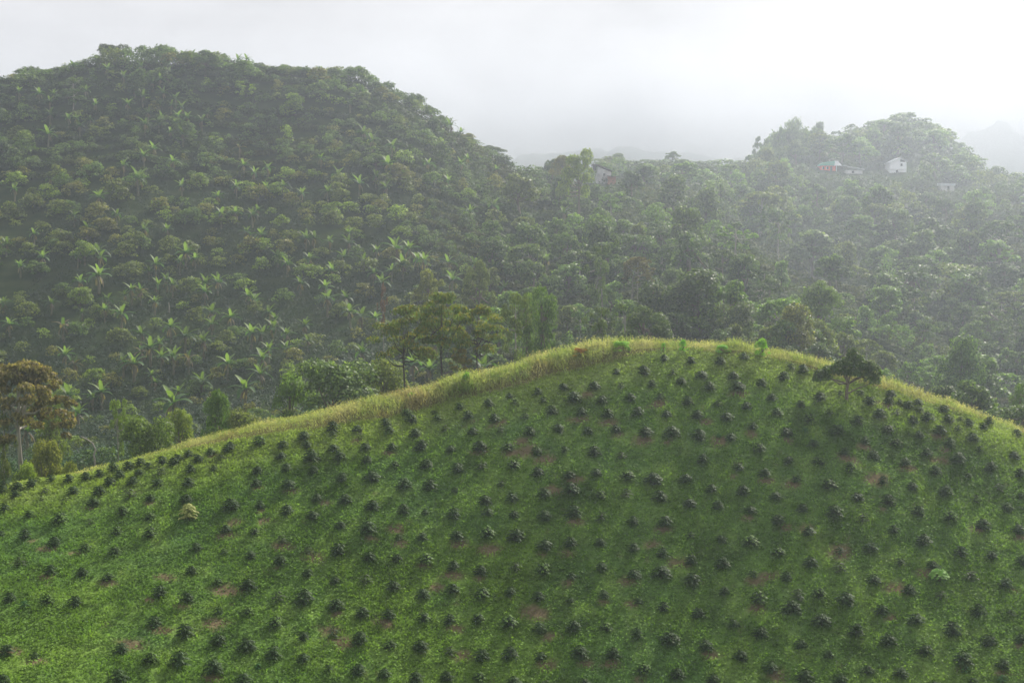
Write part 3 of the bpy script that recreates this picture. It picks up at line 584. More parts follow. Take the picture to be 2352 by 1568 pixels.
def tree_zone(u, v, y):
    b = band(u, [(200, 'far left'), (420, 'left'), (640, 'centre left'), (860, 'centre'), (9999, 'right')])
    if y < 200: return 'behind the crest, ' + band(u, [(300, 'far left'), (700, 'left'), (1200, 'centre'), (1800, 'right'), (9999, 'far right')])
    if u < 1180:
        gs = float(lerp(u, SIL))
        a = band(v - gs, [(45, 'on the left summit skyline'), (170, 'on the upper left hill'), (330, 'on the middle left hill'), (480, 'on the lower left hill'), (600, 'low on the left hill'), (9999, 'at the left hill foot')])
        b = band(u, [(200, 'far left'), (400, 'left'), (600, 'centre left'), (800, 'centre'), (1000, 'right'), (9999, 'far right')])
    elif u < 1760:
        a = band(v, [(405, 'on the hazy middle ridge'), (520, 'on the upper middle hill'), (640, 'on the middle hillside'), (9999, 'low on the middle hillside')])
        b = band(u, [(1370, 'left'), (1560, 'centre'), (9999, 'right')])
    else:
        a = band(v, [(362, 'on the right hilltop'), (450, 'near the white houses'), (560, 'on the upper right hill'), (680, 'on the middle right hill'), (9999, 'low on the right hill')])
        b = band(u, [(1960, 'left'), (2150, 'centre'), (9999, 'right')])
    return a + ', ' + b
SIL = [(-400,260),(0,178),(50,150),(100,150),(150,143),(215,125),(235,103),(290,98),(330,100),(380,98),(440,112),(500,112),(530,132),(640,142),(700,148),(830,148),(860,172),(900,205),(960,212),(1010,262),(1030,290),(1080,305),(1120,335),(1150,345),(1165,375),(1200,387),(1265,368),(1300,352),(1345,372),(1420,352),(1440,372),(1500,367),(1545,350),(1570,364),(1700,368),(1740,345),(1775,290),(1800,270),(1850,285),(1880,280),(1905,310),(1930,300),(1950,288),(1990,290),(2020,270),(2060,260),(2120,272),(2160,290),(2200,325),(2225,357),(2250,372),(2300,392),(2352,398),(2800,420)]
TR = []          # every tree: (w, h, x, y, kind, variant, colour, u, vtop)
def tree_px(u, vtop, wpx, y, kind, vi, col, label=None, hi=False, rz=None, cat='tree', name=None, dz=0.0):
    sx, szz = ray(u, vtop); x = float(sx) * y; z = float(H(x, y)) - dz; h = float(szz) * y - z; w = wpx / F * y
    if label:
        t_ = plant(kind, vi, x, y, z, w, max(h, .5), col, hi, rz, name); reg(t_, label, '', cat, None, u); return t_
    TR.append([w, max(h, 1.5), x, y, kind, vi, col, u, vtop, z])
# trees one can name
tree_px(45, 826, 245, 135, 'umbrella', 0, (1.0, 1.0, 1.0), 'big umbrella-shaped tree with brown-gold crown and pale trunk at left edge', True, .5, name='umbrella_tree')
tree_px(1020, 668, 165, 132, 'layered', 0, (1.35, 1.35, 1.0), 'tallest dark-stemmed layered tree behind the crest left of centre', True)
tree_px(935, 700, 175, 133, 'layered', 1, (1.4, 1.3, 1.0), 'leaning dark-stemmed tree left of the tallest layered tree', True)
tree_px(1100, 700, 150, 134, 'layered', 2, (1.45, 1.35, 1.0), 'dark-stemmed open tree right of the tallest layered tree', True)
tree_px(1060, 800, 60, 131, 'layered', 1, (1.5, 1.1, .8), 'low straggly sapling with orange-tinted leaves under the layered trees', True)
tree_px(775, 802, 230, 143, 'bush', 0, (1.3, 1.4, 1.5), 'broad glossy-leaved dark bush tree behind the grassy crest left of centre', True)
tree_px(670, 830, 120, 146, 'bush', 1, (1.4, 1.6, 1.0), 'rounded glossy bush at left side of the broad dark bush', True)
tree_px(880, 808, 130, 148, 'bush', 2, (1.5, 1.35, 1.0), 'greyish olive bush right of the broad glossy bush', True)
tree_px(500, 886, 92, 140, 'round', 0, (1.0, 1.25, .7), 'dense rounded green tree standing out above the left crest', True)
tree_px(560, 925, 120, 138, 'bush', 1, (1.5, 1.35, .9), 'olive scrubby bush right of the rounded green tree', True)
tree_px(335, 935, 150, 136, 'bush', 0, (1.2, 1.3, .7), 'large green vine-tangled bush on the left crest', True)
tree_px(270, 915, 60, 140, 'sparse', 0, YW, 'slim yellow-green tree left of the vine-tangled bush', True)
tree_px(410, 925, 80, 142, 'bush', 2, (1.8, 1.7, .8), 'yellow-green bush between the vine tangle and rounded tree', True)
tree_px(105, 985, 95, 128, 'bush', 0, (1.9, 1.5, 1.0), 'golden-green bush beside the pale trunk at lower left', True)
tree_px(60, 1035, 80, 124, 'bush', 1, (1.9, 1.9, .8), 'low yellow-green bush at foot of the umbrella tree', True)
tree_px(115, 905, 75, 150, 'column', 0, (1.3, 1.25, .8), 'vine-covered column of leaves right of the umbrella tree', True)
tree_px(5, 930, 60, 132, 'sparse', 1, OL, 'slim pale-trunked tree cut by the left edge', True)
tree_px(160, 1045, 50, 124, 'bush', 2, (1.8, 1.5, .9), 'small olive bush near the dead curved trunk', True)
tree_px(1245, 672, 70, 158, 'column', 1, (1.0, 1.2, .85), 'tall vine-covered column tree behind the crest, right one of a pair', True)
tree_px(1210, 668, 60, 160, 'column', 0, (1.15, 1.3, .9), 'tall vine-covered column tree behind the crest, left one of a pair', True)
tree_px(1185, 672, 90, 150, 'sparse', 0, (1.2, 1.15, 1.0), 'slender open tree with straight pale trunk beside the vine columns', True)
tree_px(1386, 690, 100, 152, 'sparse', 1, (1.1, 1.1, 1.1), 'slender open tree with pale trunk behind the crest centre', True)
tree_px(1386, 540, 100, 230, 'sparse', 1, GY, 'tall thin pale-trunked tree on the middle hillside', True)
tree_px(985, 615, 90, 235, 'spread', 0, (2.0, 1.6, 1.1), 'yellowish spreading tree with pale forked trunk above the layered trees', True)
tree_px(880, 640, 30, 232, 'sparse', 1, (1.3, .5, .65), 'dark red-leaved slim tree left of the yellowish spreading tree', True)
tree_px(1100, 600, 80, 238, 'spread', 1, OL, 'olive flat-topped tree on the middle hillside right of the yellowish tree', True)
tree_px(1465, 588, 80, 255, 'umbrella', 1, (.8, .85, .7), 'orange-brown flat-topped tree with pale trunk on the middle hillside', True)
tree_px(1590, 612, 260, 215, 'heap', 0, (.72, .78, .8), 'huge dark tree mass behind the highest part of the crest', True, dz=3)
tree_px(1500, 650, 180, 212, 'heap', 1, (.7, .75, .8), 'dark tree on the left flank of the huge dark mass', True, dz=3)
tree_px(1690, 690, 150, 205, 'heap', 0, (.85, .85, .9), 'dark grey-green tree right of the huge dark mass', True, 2, dz=2)
tree_px(1480, 705, 130, 170, 'spread', 1, (.95, 1.0, 1.0), 'low spreading tree with pale trunk just behind the crest', True)
tree_px(1830, 700, 165, 195, 'heap', 1, (1.5, 1.2, .8), 'tree with orange and red upper leaves behind the right crest', True, 1.5, dz=2)
tree_px(1880, 640, 150, 235, 'round', 1, (1.15, 1.3, .85), 'rounded green tree above the orange-leaved tree', True)
tree_px(2205, 772, 165, 215, 'heap', 1, (1.05, 1.3, 1.0), 'big vine-draped cone-shaped tree beyond the right crest', True, 0, dz=3)
tree_px(1330, 348, 95, 350, 'spread', 2, (2.0, 1.9, 1.1), 'tall pale yellow-green tree left of the grey house', True, dz=0)
tree_px(1290, 352, 55, 400, 'round', 0, (1.6, 1.1, .8), 'brown rounded tree on the middle skyline left of the pale tree', True)
tree_px(262, 96, 95, 383, 'bush', 0, (.55, .55, .55), 'dark domed tree highest on the left summit', True)
tree_px(1125, 333, 75, 392, 'round', 1, (.6, .7, .6), 'dark round tree at the foot of the left ridge skyline', True)
tree_px(1818, 268, 95, 655, 'heap', 0, GY, 'tall vine-clad tree left on the right hilltop', True, dz=8)
tree_px(1880, 280, 38, 650, 'round', 2, DK, 'slim round-headed tree between the vine-clad tree and the gap', True, dz=3)
tree_px(1742, 312, 28, 640, 'layered', 0, DK, 'small lone tree at left end of the right hilltop skyline', True, dz=3)
tree_px(2346, 880, 40, 150, 'column', 0, (.9, 1.1, .6), 'green tree cut off by the right edge above the crest', True)
tree_px(1420, 350, 40, 556, 'round', 0, GY, 'rounded tree on the hazy skyline right of the grey house', True)
tree_px(1545, 347, 42, 572, 'spread', 0, GY, 'feathery tree on the hazy middle skyline', True)
# the lone tree on the slope
x, y = hit(1945, 922); x, y = float(x[0]), float(y[0]); z = float(H(x, y)); pxm = F / y
t_ = thing('guava_tree', (x, y, z)); mb = MB()
mb.tube([(0, 0, -.1), (-.03, 0, .7), (.08, .05, 1.35), (-.05, .1, 2.1), (0, .15, 2.9)], [.15, .12, .11, .08, .03], 8)
for e, m_ in (((1.5, .1, 1.9), (.7, 0, 1.75)), ((1.7, -.2, 1.35), (.6, 0, .85)), ((-1.3, .1, 1.75), (-.6, .1, 1.3)), ((-1.9, -.2, 1.9), (-.9, 0, 1.6)), ((.9, .3, 2.9), (.3, .1, 2.1)), ((2.1, .2, 2.1), (1.1, .1, 1.8)), ((-.6, -.3, 2.6), (-.2, 0, 1.9))):
    st = (0.02, 0, .55) if m_[2] < 1 else (0.05, .03, 1.3); mb.tube([st, m_, e], [.075, .055, .025], 6)
obj('trunk', mb.mesh('trunk', 'bark_brown'), t_)
Lb = [(-2.0, 0, 2.0, .55, .42), (-1.35, .2, 2.25, .6, .45), (-2.35, -.1, 1.65, .38, .3), (-.7, 0, 2.45, .55, .5), (.1, .1, 2.9, .6, .5), (.35, 0, 3.5, .42, .42), (.9, .1, 2.75, .65, .5), (1.5, 0, 2.6, .6, .5), (2.0, .1, 2.2, .6, .5), (1.7, -.2, 1.75, .5, .42), (2.15, 0, 1.5, .45, .45), (-1.7, 0, 1.75, .5, .35), (1.1, .2, 2.15, .6, .4), (.1, .2, 2.35, .6, .4), (-.5, .2, 2.75, .45, .4), (.7, .1, 3.2, .5, .4), (-.2, .3, 2.1, .5, .35), (.6, -.3, 2.1, .5, .35), (.45, 0, 3.8, .22, .25)]
vv, cc = crown(77, Lb, 10500, .16, hue=(.065, .105, .035), tipc=(.12, .16, .05), tipp=.2, asp=.5)
obj('crown', mesh_np('crown', vv, quads(len(vv)), 'tree_leaves', cc), t_)
reg(t_, 'lone crooked-trunked tree with dark leaves standing on the right of the coffee slope', '', 'tree')
# dead curved trunk, bare posts and stalks
def bare(u, vb, pts, r0, mat, nm, label, cat):
    x, y = hit(u, vb); x, y = float(x[0]), float(y[0]); t_ = MB(); k = y / F
    P = [((a - u) * k, 0, (vb - b) * k) for a, b in pts]; t_.tube(P, np.linspace(r0, r0 * .4, len(P)), 6)
    o = obj(nm, t_.mesh(nm, mat), None, (x, y, float(H(x, y)))); o['label'] = label; o['category'] = cat; return o
bare(219, 1072, [(219, 1080), (218, 1060), (216, 1045), (220, 1032), (214, 1018), (200, 1008), (188, 1002)], .13, 'bark_pale', 'dead_tree', 'bare pale curved dead trunk on the left crest', 'dead tree')
bare(389, 725, [(389, 728), (389, 712), (388, 702)], .18, 'bark_pale', 'broken_trunk', 'short pale broken trunk among dark coffee on left hillside', 'stump')
bare(2300, 958, [(2300, 962), (2301, 935), (2299, 915)], .05, 'bark_brown', 'dry_stalk', 'brown dry stalk left of two standing on the right crest', 'stalk')
bare(2320, 965, [(2320, 970), (2319, 940), (2322, 905)], .05, 'bark_brown', 'dry_stalk', 'brown dry stalk right of two standing on the right crest', 'stalk')
# small plants on the crest
for (u, v, w_, h_, col, lb) in ((1752, 812, 38, 40, (2.4, 3.2, 1.2), 'bright lime-green bush on the crest grass right of the summit'), (1428, 788, 50, 24, (2.4, 3.2, 1.2), 'bright lime sprig standing above the crest grass left of the summit'),
        (1570, 785, 22, 26, (2.0, 3.2, 1.2), 'bright green seedling on the highest crest grass'), (1525, 785, 12, 18, (2.0, 3.0, 1.2), 'tiny green seedling left of the bright crest seedling'), (1335, 812, 40, 20, (4.2, 1.5, 1.1), 'low reddish-leaved bush on the crest grass left of centre'),
        (1660, 792, 36, 18, (2.0, 3.0, 1.2), 'low green sprig on the crest between seedling and lime bush'), (945, 905, 26, 20, (2.0, 2.8, 1.2), 'small fresh green tuft on the left crest grass'), (1072, 905, 26, 34, (2.2, 3.0, .9), 'bright tussock at the lower edge of the crest grass')):
    yc = float(lerp(u, CREST_Y)) - 1; x = (u - 1176) / F * yc; z = float(H(x, yc))
    t_ = plant('bush', 1, x, yc, z, w_ / F * yc, h_ / F * yc * 1.35, col, True, name='crest_bush'); reg(t_, lb, '', 'bush')
for u, v, lb in ((1140, 983, 'pale shrub'),):
    pass
# skyline trees
for u, vt, w_, y, kd, c in [(20,176,55,378,'round',GR),(62,148,60,380,'round',DK),(100,152,45,380,'spread',GR),(150,140,24,382,'sparse',OL),(185,140,50,382,'round',GR),(330,99,45,384,'round',GR),(372,97,55,385,'round',GR),(438,110,40,386,'spread',GR),(490,108,50,386,'round',OL),(515,118,36,386,'round',GR),
    (560,136,50,386,'round',GR),(600,142,46,387,'round',OL),(650,141,44,387,'round',GR),(690,148,40,387,'round',LT),(730,148,40,387,'round',GR),(770,147,50,387,'round',OL),(815,146,55,387,'round',GR),(850,168,40,387,'round',GR),(885,182,48,388,'round',DK),(920,206,50,388,'round',DK),(955,208,50,388,'round',DK),(990,238,46,389,'round',DK),(1012,262,40,389,'round',DK),
    (1040,296,45,390,'round',GR),(1068,302,50,390,'round',DK),(1090,330,40,391,'round',GR),(1165,372,45,396,'round',OL),(1200,390,60,404,'round',OL),(1240,378,50,420,'round',GR),(1268,362,44,420,'round',DK),(1390,368,44,470,'spread',GR),(1445,368,40,556,'round',GY),(1475,366,40,560,'round',GY),(1510,364,44,566,'spread',GY),(1570,362,44,574,'round',GY),(1605,368,50,578,'spread',GY),
    (1640,366,44,582,'round',GY),(1670,362,40,585,'spread',GY),(1700,366,46,590,'round',GY),(1735,350,50,600,'round',GR),(1765,330,60,620,'spread',GY),(1785,300,60,640,'heap',GY),(1850,290,50,655,'round',GY),(1925,300,40,660,'sparse',DK),(1955,286,34,660,'layered',DK),(1975,290,50,664,'spread',GY),(2005,278,54,666,'round',GY),(2040,264,60,668,'round',DK),(2075,260,64,668,'round',GY),
    (2115,268,64,667,'round',DK),(2145,280,54,664,'spread',GY),(2175,300,54,660,'round',GY),(2205,325,50,655,'round',DK),(2228,350,44,652,'layered',DK),(2250,368,44,648,'round',GY),(2290,378,50,610,'round',DK),(2330,392,60,606,'round',GY),(2375,392,60,604,'round',DK),(-30,190,60,376,'round',GR)]:
    tree_px(u, vt + rng.uniform(0, 5), w_ * 1.3, y, 'bush' if y < 405 else 'round' if (kd == 'spread' and u > 1740) else kd, rng.randint(3), c, dz=1.2 if y < 600 else 4)
for u in np.arange(-20, 1150, 17):
    vt = float(lerp(u, SIL)) + rng.uniform(2, 14); tree_px(u + rng.uniform(-5, 5), vt, rng.uniform(26, 56), float(np.interp(u, [0, 600, 1150], [374, 380, 388])) - rng.uniform(0, 6), ['bush', 'round', 'bush', 'heap'][rng.randint(4)], rng.randint(3), [GR, DK, OL, GR, DK][rng.randint(5)], dz=.8)
for u in np.arange(1190, 1765, 15):
    tree_px(u + rng.uniform(-5, 5), float(lerp(u, SIL)) + rng.uniform(4, 16), rng.uniform(22, 50), float(np.interp(u, [1190, 1340, 1400, 1760], [405, 440, 552, 596])), ['bush', 'round', 'bush'][rng.randint(3)], rng.randint(3), [GY, DK, GR][rng.randint(3)], dz=1)
for u in np.arange(1760, 2260, 16):
    vt = float(lerp(u, SIL)) + rng.uniform(3, 22); tree_px(u + rng.uniform(-5, 5), vt, rng.uniform(34, 66), float(np.interp(u, [1760, 2000, 2260], [615, 655, 640])) - rng.uniform(0, 10), ['bush', 'round', 'heap'][rng.randint(3)], rng.randint(3), [GY, DK, GR][rng.randint(3)], dz=2)
# fill of the wooded slopes
HOUSE = [(1872, 1998, 355, 402, 590), (2034, 2092, 352, 410, 600), (2150, 2198, 412, 438, 560), (1345, 1412, 362, 418, 470)]
BPU, BPV = np.array([[float(q.split(',')[0]), float(__import__('re').match(r'\d+', q.split(',')[1]).group())] for q in BANANAS.split()]).T
def fill(n, tries=14):
    uu = rng.uniform(-120, 2470, n * tries); vv_ = rng.uniform(95, 1080, n * tries)
    x, y = hit(uu, vv_, 120., 760., 1.0); ok = (y == y) & (y > 128); cnt = 0; acc = []
    for u, v, X_, Y_ in zip(uu[ok], vv_[ok], x[ok], y[ok]):
        left = u < 1150 - max(0, v - 500) * .3
        coffee = left and u < 960 and Y_ < 320
        if coffee and rng.rand() < (.86 if Y_ < 285 else .55): continue
        wpx = rng.choice([rng.uniform(24, 42), rng.uniform(38, 60), rng.uniform(55, 85)]) if left else rng.uniform(50, 165) if Y_ < 480 else rng.uniform(40, 100)
        if coffee: wpx = rng.uniform(36, 66)
        w = wpx / F * Y_; h = w * (rng.uniform(.6, .95) if left else rng.uniform(.75, 1.25))
        if any(abs(u - a) < (wpx * .75 + b) * .5 and abs(v - c) < (h * F / Y_ + d) * .5 for a, c, b, d in acc[-400:]): continue
        vt = v - h * F / Y_; gs = float(lerp(u, SIL)) + 8
        if vt < gs: h *= max(.3, (v - gs) / max(v - vt, 1)); vt = v - h * F / Y_
        if h < 1.8: continue
        if any(a - wpx * .45 < u < b + wpx * .45 and vt < d and v > c and Y_ < yy + 6 for a, b, c, d, yy in HOUSE): continue
        if Y_ < 165 and vt < float(lerp(u, CREST)) - 95: continue
        if left and (np.any((np.abs(BPU - u) < wpx * .45) & (BPV > vt - 4) & (BPV < v + 22)) and rng.rand() < .8): continue
        acc.append((u, (v + vt) / 2, wpx * .55, h * F / Y_ * .55))
        q = rng.rand()
        if coffee: kd = 'round' if q < .5 else 'bush'; c = [YW, OL, GR, BR, OL][rng.randint(5)]
        elif left: kd = 'round' if q < .3 else 'spread' if q < .45 else 'heap' if q < .65 else 'sparse' if q < .75 else 'bush'; c = [GR, DK, OL, GR, DK, GY, BR][rng.randint(7)] if rng.rand() < .93 else YW
        elif Y_ < 480: kd = 'round' if q < .38 else 'spread' if q < .62 else 'heap' if q < .76 else 'umbrella' if q < .84 else 'sparse' if q < .93 else 'column'; c = [DK, GY, DK, GR, OL, LT, LT][int(np.clip(vnoise(X_, Y_, 38, 23, 2) * 11 - 2.2 + rng.normal(0, 1.1), 0, 6))]
        else: kd = 'round' if q < .5 else 'spread' if q < .8 else 'bush'; c = [GR, DK, GY, OL, LT][rng.randint(5)]
        TR.append([w, h, X_, Y_, kd, rng.randint(5), c, u, vt, float(H(X_, Y_)) - .2]); cnt += 1
        if cnt >= n: break
    return cnt
NF = fill(1450)
TR.sort(key=lambda q: -(q[0] * q[1]) / q[3] ** 2)
NAMED = 44
sV, sC, s2V, s2Q, nq = [], [], [], [], 0
GRP = {'round': 'broadleaf trees on the wooded hills'}
for i, (w, h, x, y, kd, vi, c, u, vt, z) in enumerate(TR):
    rz = rng.uniform(0, 6.28)
    if i < 300 - NAMED:
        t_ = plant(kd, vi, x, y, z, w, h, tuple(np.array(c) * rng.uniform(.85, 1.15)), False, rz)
        sh = {'round': 'round', 'spread': 'broad', 'umbrella': 'flat-topped', 'sparse': 'thin', 'column': 'vine-covered', 'heap': 'vine-draped', 'bush': 'bushy', 'layered': 'layered'}[kd]
        reg(t_, f'{CN[c]} {sh} tree', tree_zone(u, vt + 12, y), 'tree', 'trees on the wooded hills', u)
    else:
        Lb, kw = variant(kd, vi)[2:]; px = w / y * F
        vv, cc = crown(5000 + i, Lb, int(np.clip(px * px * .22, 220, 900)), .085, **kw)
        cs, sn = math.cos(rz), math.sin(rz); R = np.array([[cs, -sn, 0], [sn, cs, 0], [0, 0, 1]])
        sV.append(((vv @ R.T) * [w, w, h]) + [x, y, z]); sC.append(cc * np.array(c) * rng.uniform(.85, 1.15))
if sV:
    V = np.concatenate(sV); o = obj('distant_trees', mesh_np('distant_trees', V, quads(len(V)), 'tree_leaves', np.concatenate(sC), ), color=(1, 1, 1))
    struct(o, 'stuff', 'remaining smaller treetops of the wooded hills', 'trees')

# undergrowth between the trees
n = 34000; uu = rng.uniform(-150, 2500, n); vv_ = rng.uniform(100, 1100, n)
x, y = hit(uu, vv_, 120., 760., 1.5); k = (y == y) & (y > 124); X, Y = x[k], y[k]; Z = H(X, Y)
rowish = (uu[k] < 960) & (Y < 320); vu = vv_[k]; ux = uu[k]
for a_0, a_1, c_0, c_1, yy_ in HOUSE: rowish |= (ux > a_0 - 6) & (ux < a_1 + 6) & (vu > c_0) & (vu < c_1 + 8) & (Y < yy_ + 6)
X, Y, Z = X[~rowish], Y[~rowish], Z[~rowish]; K = 26
cen = np.repeat(np.stack([X, Y, Z], 1), K, 0); sc_ = np.repeat(Y / 300., K)[:, None]
d = rng.normal(0, 1, cen.shape); d /= np.linalg.norm(d, axis=1)[:, None]; d[:, 2] = np.abs(d[:, 2])
C = cen + d * np.array([1.5, 1.5, 1.2]) * sc_ * rng.uniform(.6, 1.1, (len(cen), 1))
pcx = np.array([[.036, .055, .02]]) * np.repeat(.6 + .9 * vnoise(X, Y, 14, 91), K)[:, None] * rng.uniform(.6, 1.5, (len(cen), 1))
pcx = mixc(pcx, pcx * [1.5, 1.15, .8], np.repeat(np.clip((vnoise(X, Y, 20, 92) - .5) * 4, 0, 1), K))
a, b = leaves(C, d + [0, 0, .3], rng.uniform(.4, .8, len(C)) * sc_[:, 0], .6, pcx)
o = obj('undergrowth', mesh_np('undergrowth', a, quads(len(a)), 'ground_leaves', b)); struct(o, 'stuff', 'tangled green undergrowth covering the wooded hillsides', 'undergrowth')
# dense rows of grown coffee on the lower left hill
gx, gy = np.meshgrid(np.arange(-160, 10, 1.9), np.arange(150, 330, 2.2), indexing='ij')
X = gx.ravel() + rng.normal(0, .2, gx.size) + np.sin(gy.ravel() * .05) * 4; Y = gy.ravel() + rng.normal(0, .25, gx.size)
Z = H(X, Y); u, v = proj(X, Y, Z); k = (u > -120) & (u < 1010 + (Y - 200) * .2) & (rng.rand(len(X)) < .9) & (vnoise(X, Y, 18, 33) < .72); X, Y, Z = X[k], Y[k], Z[k]; K = 64
cen = np.repeat(np.stack([X, Y, Z], 1), K, 0); sz = np.repeat(rng.uniform(.8, 1.2, len(X)), K)[:, None]
d = rng.normal(0, 1, cen.shape); d /= np.linalg.norm(d, axis=1)[:, None]; d[:, 2] = np.abs(d[:, 2])
C = cen + d * np.array([1.1, 1.1, 1.8]) * sz * rng.uniform(.75, 1.05, (len(cen), 1))
fresh = np.repeat(np.clip((vnoise(X, Y, 26, 34) - .5) * 5, 0, 1) * np.clip((235 - Y) / 40, .15, 1), K)
pcx = mixc(np.array([[.026, .045, .026]]) * np.ones((len(C), 1)), np.array([[.04, .085, .03]]), fresh) * rng.uniform(.6, 1.5, (len(C), 1))
tip = d + np.array([0, 0, -.8]); a, b = leaves(C, d + [0, 0, .6], rng.uniform(.26, .46, len(C)), .5, pcx, jit=.3, tip=tip)
o = obj('grown_coffee', mesh_np('grown_coffee', a, quads(len(a)), 'coffee_leaves', b), color=(1, 1, 1)); struct(o, 'stuff', 'dense dark rows of grown coffee on the lower left hill', 'coffee bushes')

# ------------------------------------------------------------------ banana plants
def banana(seed, dead):
    r = np.random.RandomState(seed); st = MB(); hs = r.uniform(1.9, 2.5)
    st.tube([(0, 0, -.2), (r.normal(0, .05), 0, hs * .5), (r.normal(0, .12), r.normal(0, .1), hs)], [.17, .14, .09], 7)
    V, Q, C = [], [], []; nvt = 0; nl = 9 if not dead else 6
    def blade(th, el, ln, wd, droop, col, z0):
        nonlocal nvt
        d = np.array([math.cos(th), math.sin(th), 0]); sd = np.array([-d[1], d[0], 0]); p = np.array([0, 0, z0]); e = el; m_ = 7; rows = []
        for j in range(m_ + 1):
            q = j / m_; wq = wd * (math.sin(math.pi * min(1, q * .86 + .1)) ** .6) * (.12 if j == 0 else 1) * r.uniform(.85, 1.1)
            upv = -d * math.sin(e) + np.array([0, 0, math.cos(e)])
            rows.append([p + sd * wq * .5 + upv * wq * .14, p.copy(), p - sd * wq * .5 + upv * wq * .14])
            p = p + (d * math.cos(e) + np.array([0, 0, math.sin(e)])) * ln / m_; e -= droop / m_
        for j in range(m_ + 1):
            for q_ in rows[j]: V.append(q_); C.append(col * r.uniform(.9, 1.1))
        for j in range(m_):
            b_ = nvt + j * 3; Q.append([b_, b_ + 1, b_ + 4, b_ + 3]); Q.append([b_ + 1, b_ + 2, b_ + 5, b_ + 4])
        nvt += (m_ + 1) * 3
    for i in range(nl):
        f = i / nl; th = i * 2.4 + r.uniform(-.3, .3); el = 1.35 - f * 1.15 + r.uniform(-.1, .1)
        base = np.array([.16, .235, .075]) if i < 4 else np.array([.07, .14, .045])
        if dead: base = np.array([.16, .13, .08]) if i > 1 else np.array([.09, .15, .05])
        blade(th, el, r.uniform(1.5, 2.1) * (1 if i else .8), r.uniform(.42, .6) * (1 if i else .8), .5 + f * 1.3, base, hs - .1)
    for i in range(5 if not dead else 8):                      # withered leaves hanging down the stem
        blade(r.uniform(0, 6.28), -.6, r.uniform(.9, 1.5), .22, 1.1, np.array([.19, .15, .10]) * r.uniform(.7, 1.2), hs - .15)
    return mesh_np('leaf_crown', V, Q, 'banana_leaves', np.array(C)), st.mesh('stem', 'banana_stem')
BV = [banana(300 + i, False) for i in range(8)]; BD = [banana(400 + i, True) for i in range(2)]
BL = [__import__('re').match(r'([\d-]+),([\d-]+)(\w*)', q).groups() for q in BANANAS.split()]
bu = np.array([float(q[0]) for q in BL]); bv = np.array([float(q[1]) for q in BL])
bs = np.array([{'L': 1.4, 's': .85, 'X': 1.7}.get(q[2][:1], 1.15) for q in BL]) * rng.uniform(.9, 1.1, len(BL))
by = hit(bu, bv, 124., step=1.)[1]; by = np.where(np.isnan(by), 386., by)
for _ in range(3):                                            # the leaves' middle stands about 2.4 m over the ground
    y2 = hit(bu, bv + 2.5 * bs * F / by, 124., step=.5)[1]; by = np.where(np.isnan(y2), by, .5 * (by + y2))
for (u, v, f), sc0, yy in zip(BL, bs, by):
    u, v, yy = float(u), float(v), float(yy)
    kx, kz = ray(u, v); x = float(kx) * yy; z = float(H(x, yy))
    if 'd' in f: lf, sm = BD[rng.randint(2)]
    else: lf, sm = BV[rng.randint(8)]
    t_ = thing('banana_plant', (x, yy, z), rng.uniform(0, 6.28), (sc0,) * 3)
    obj('stem', sm, t_); obj('leaf_crown', lf, t_, color=tuple(np.array([1, 1, 1]) * rng.uniform(.45, .95)))
    sz = {'L': 'large', 's': 'small', 'X': 'very large'}.get(f[:1], 'medium')
    if 'd' in f: reg(t_, 'withered banana plant', tree_zone(u, v, max(yy, 201)), 'banana plant', 'banana plants on the hillside', u)
    else: reg(t_, f'{sz} banana plant', tree_zone(u, v, max(yy, 201)), 'banana plant', 'banana plants on the hillside', u)

# ------------------------------------------------------------------ houses
def poly_prism(mb, pts, y0, y1):                            # outline in x,z pushed from y0 to y1
    k = len(pts); V = [(a, y0, b) for a, b in pts] + [(a, y1, b) for a, b in pts]
    return V, [list(range(k))] + [list(range(k, 2 * k))[::-1]] + [[i, i + k, (i + 1) % k + k, (i + 1) % k] for i in range(k)]
def prism(name, mat, parent, pts, y0, y1, label=None):
    V, Fc = poly_prism(None, pts, y0, y1); me = bpy.data.meshes.new(name); me.from_pydata(V, [], Fc); bm = bmesh.new(); bm.from_mesh(me); bmesh.ops.recalc_face_normals(bm, faces=bm.faces); bm.to_mesh(me); bm.free()
    me.materials.append(MATS[mat]); return obj(name, me, parent)
def box(name, mat, parent, x0, x1, y0, y1, z0, z1): return prism(name, mat, parent, [(x0, z0), (x1, z0), (x1, z1), (x0, z1)], y0, y1)
def house_base(u, vbase, y):
    kx, kz = ray(u, vbase); return float(kx) * y, y, float(kz) * y
def bottom(x, y, z): return float(H(x, y)) - z - 2
# white gabled house
x, y, z = house_base(2063, 398, 588); h = thing('gabled_house', (x, y, z)); B0 = bottom(x, y, z)
h['label'] = 'tall white gabled house with dark upper window under the right hilltop'; h['category'] = 'house'
prism('wall', 'white_paint', h, [(-3.4, B0), (3.4, B0), (3.4, 4.6), (.6, 6.1), (-3.4, 4.2)], 0, 8)
prism('roof', 'zinc_roof', h, [(-3.8, 4.0), (.6, 6.15), (3.8, 4.6), (3.8, 4.8), (.6, 6.45), (-3.8, 4.25)], -.3, 8.3)
box('balcony_slab', 'grey_wall', h, -3.3, 3.3, -.35, -.01, 1.45, 1.65)
w1 = box('window', 'dark_opening', h, .9, 1.7, -.05, .1, 2.9, 4.0); box('frame', 'white_paint', w1, .8, .9, -.08, .1, 2.85, 4.05)
w2 = prism('gable_opening', 'dark_opening', h, [(.7, 4.7), (2.9, 4.5), (2.6, 4.95), (.9, 5.75)], -.06, .1)
box('door', 'dark_opening', h, -.9, 0, -.05, .1, -.2, 1.3)
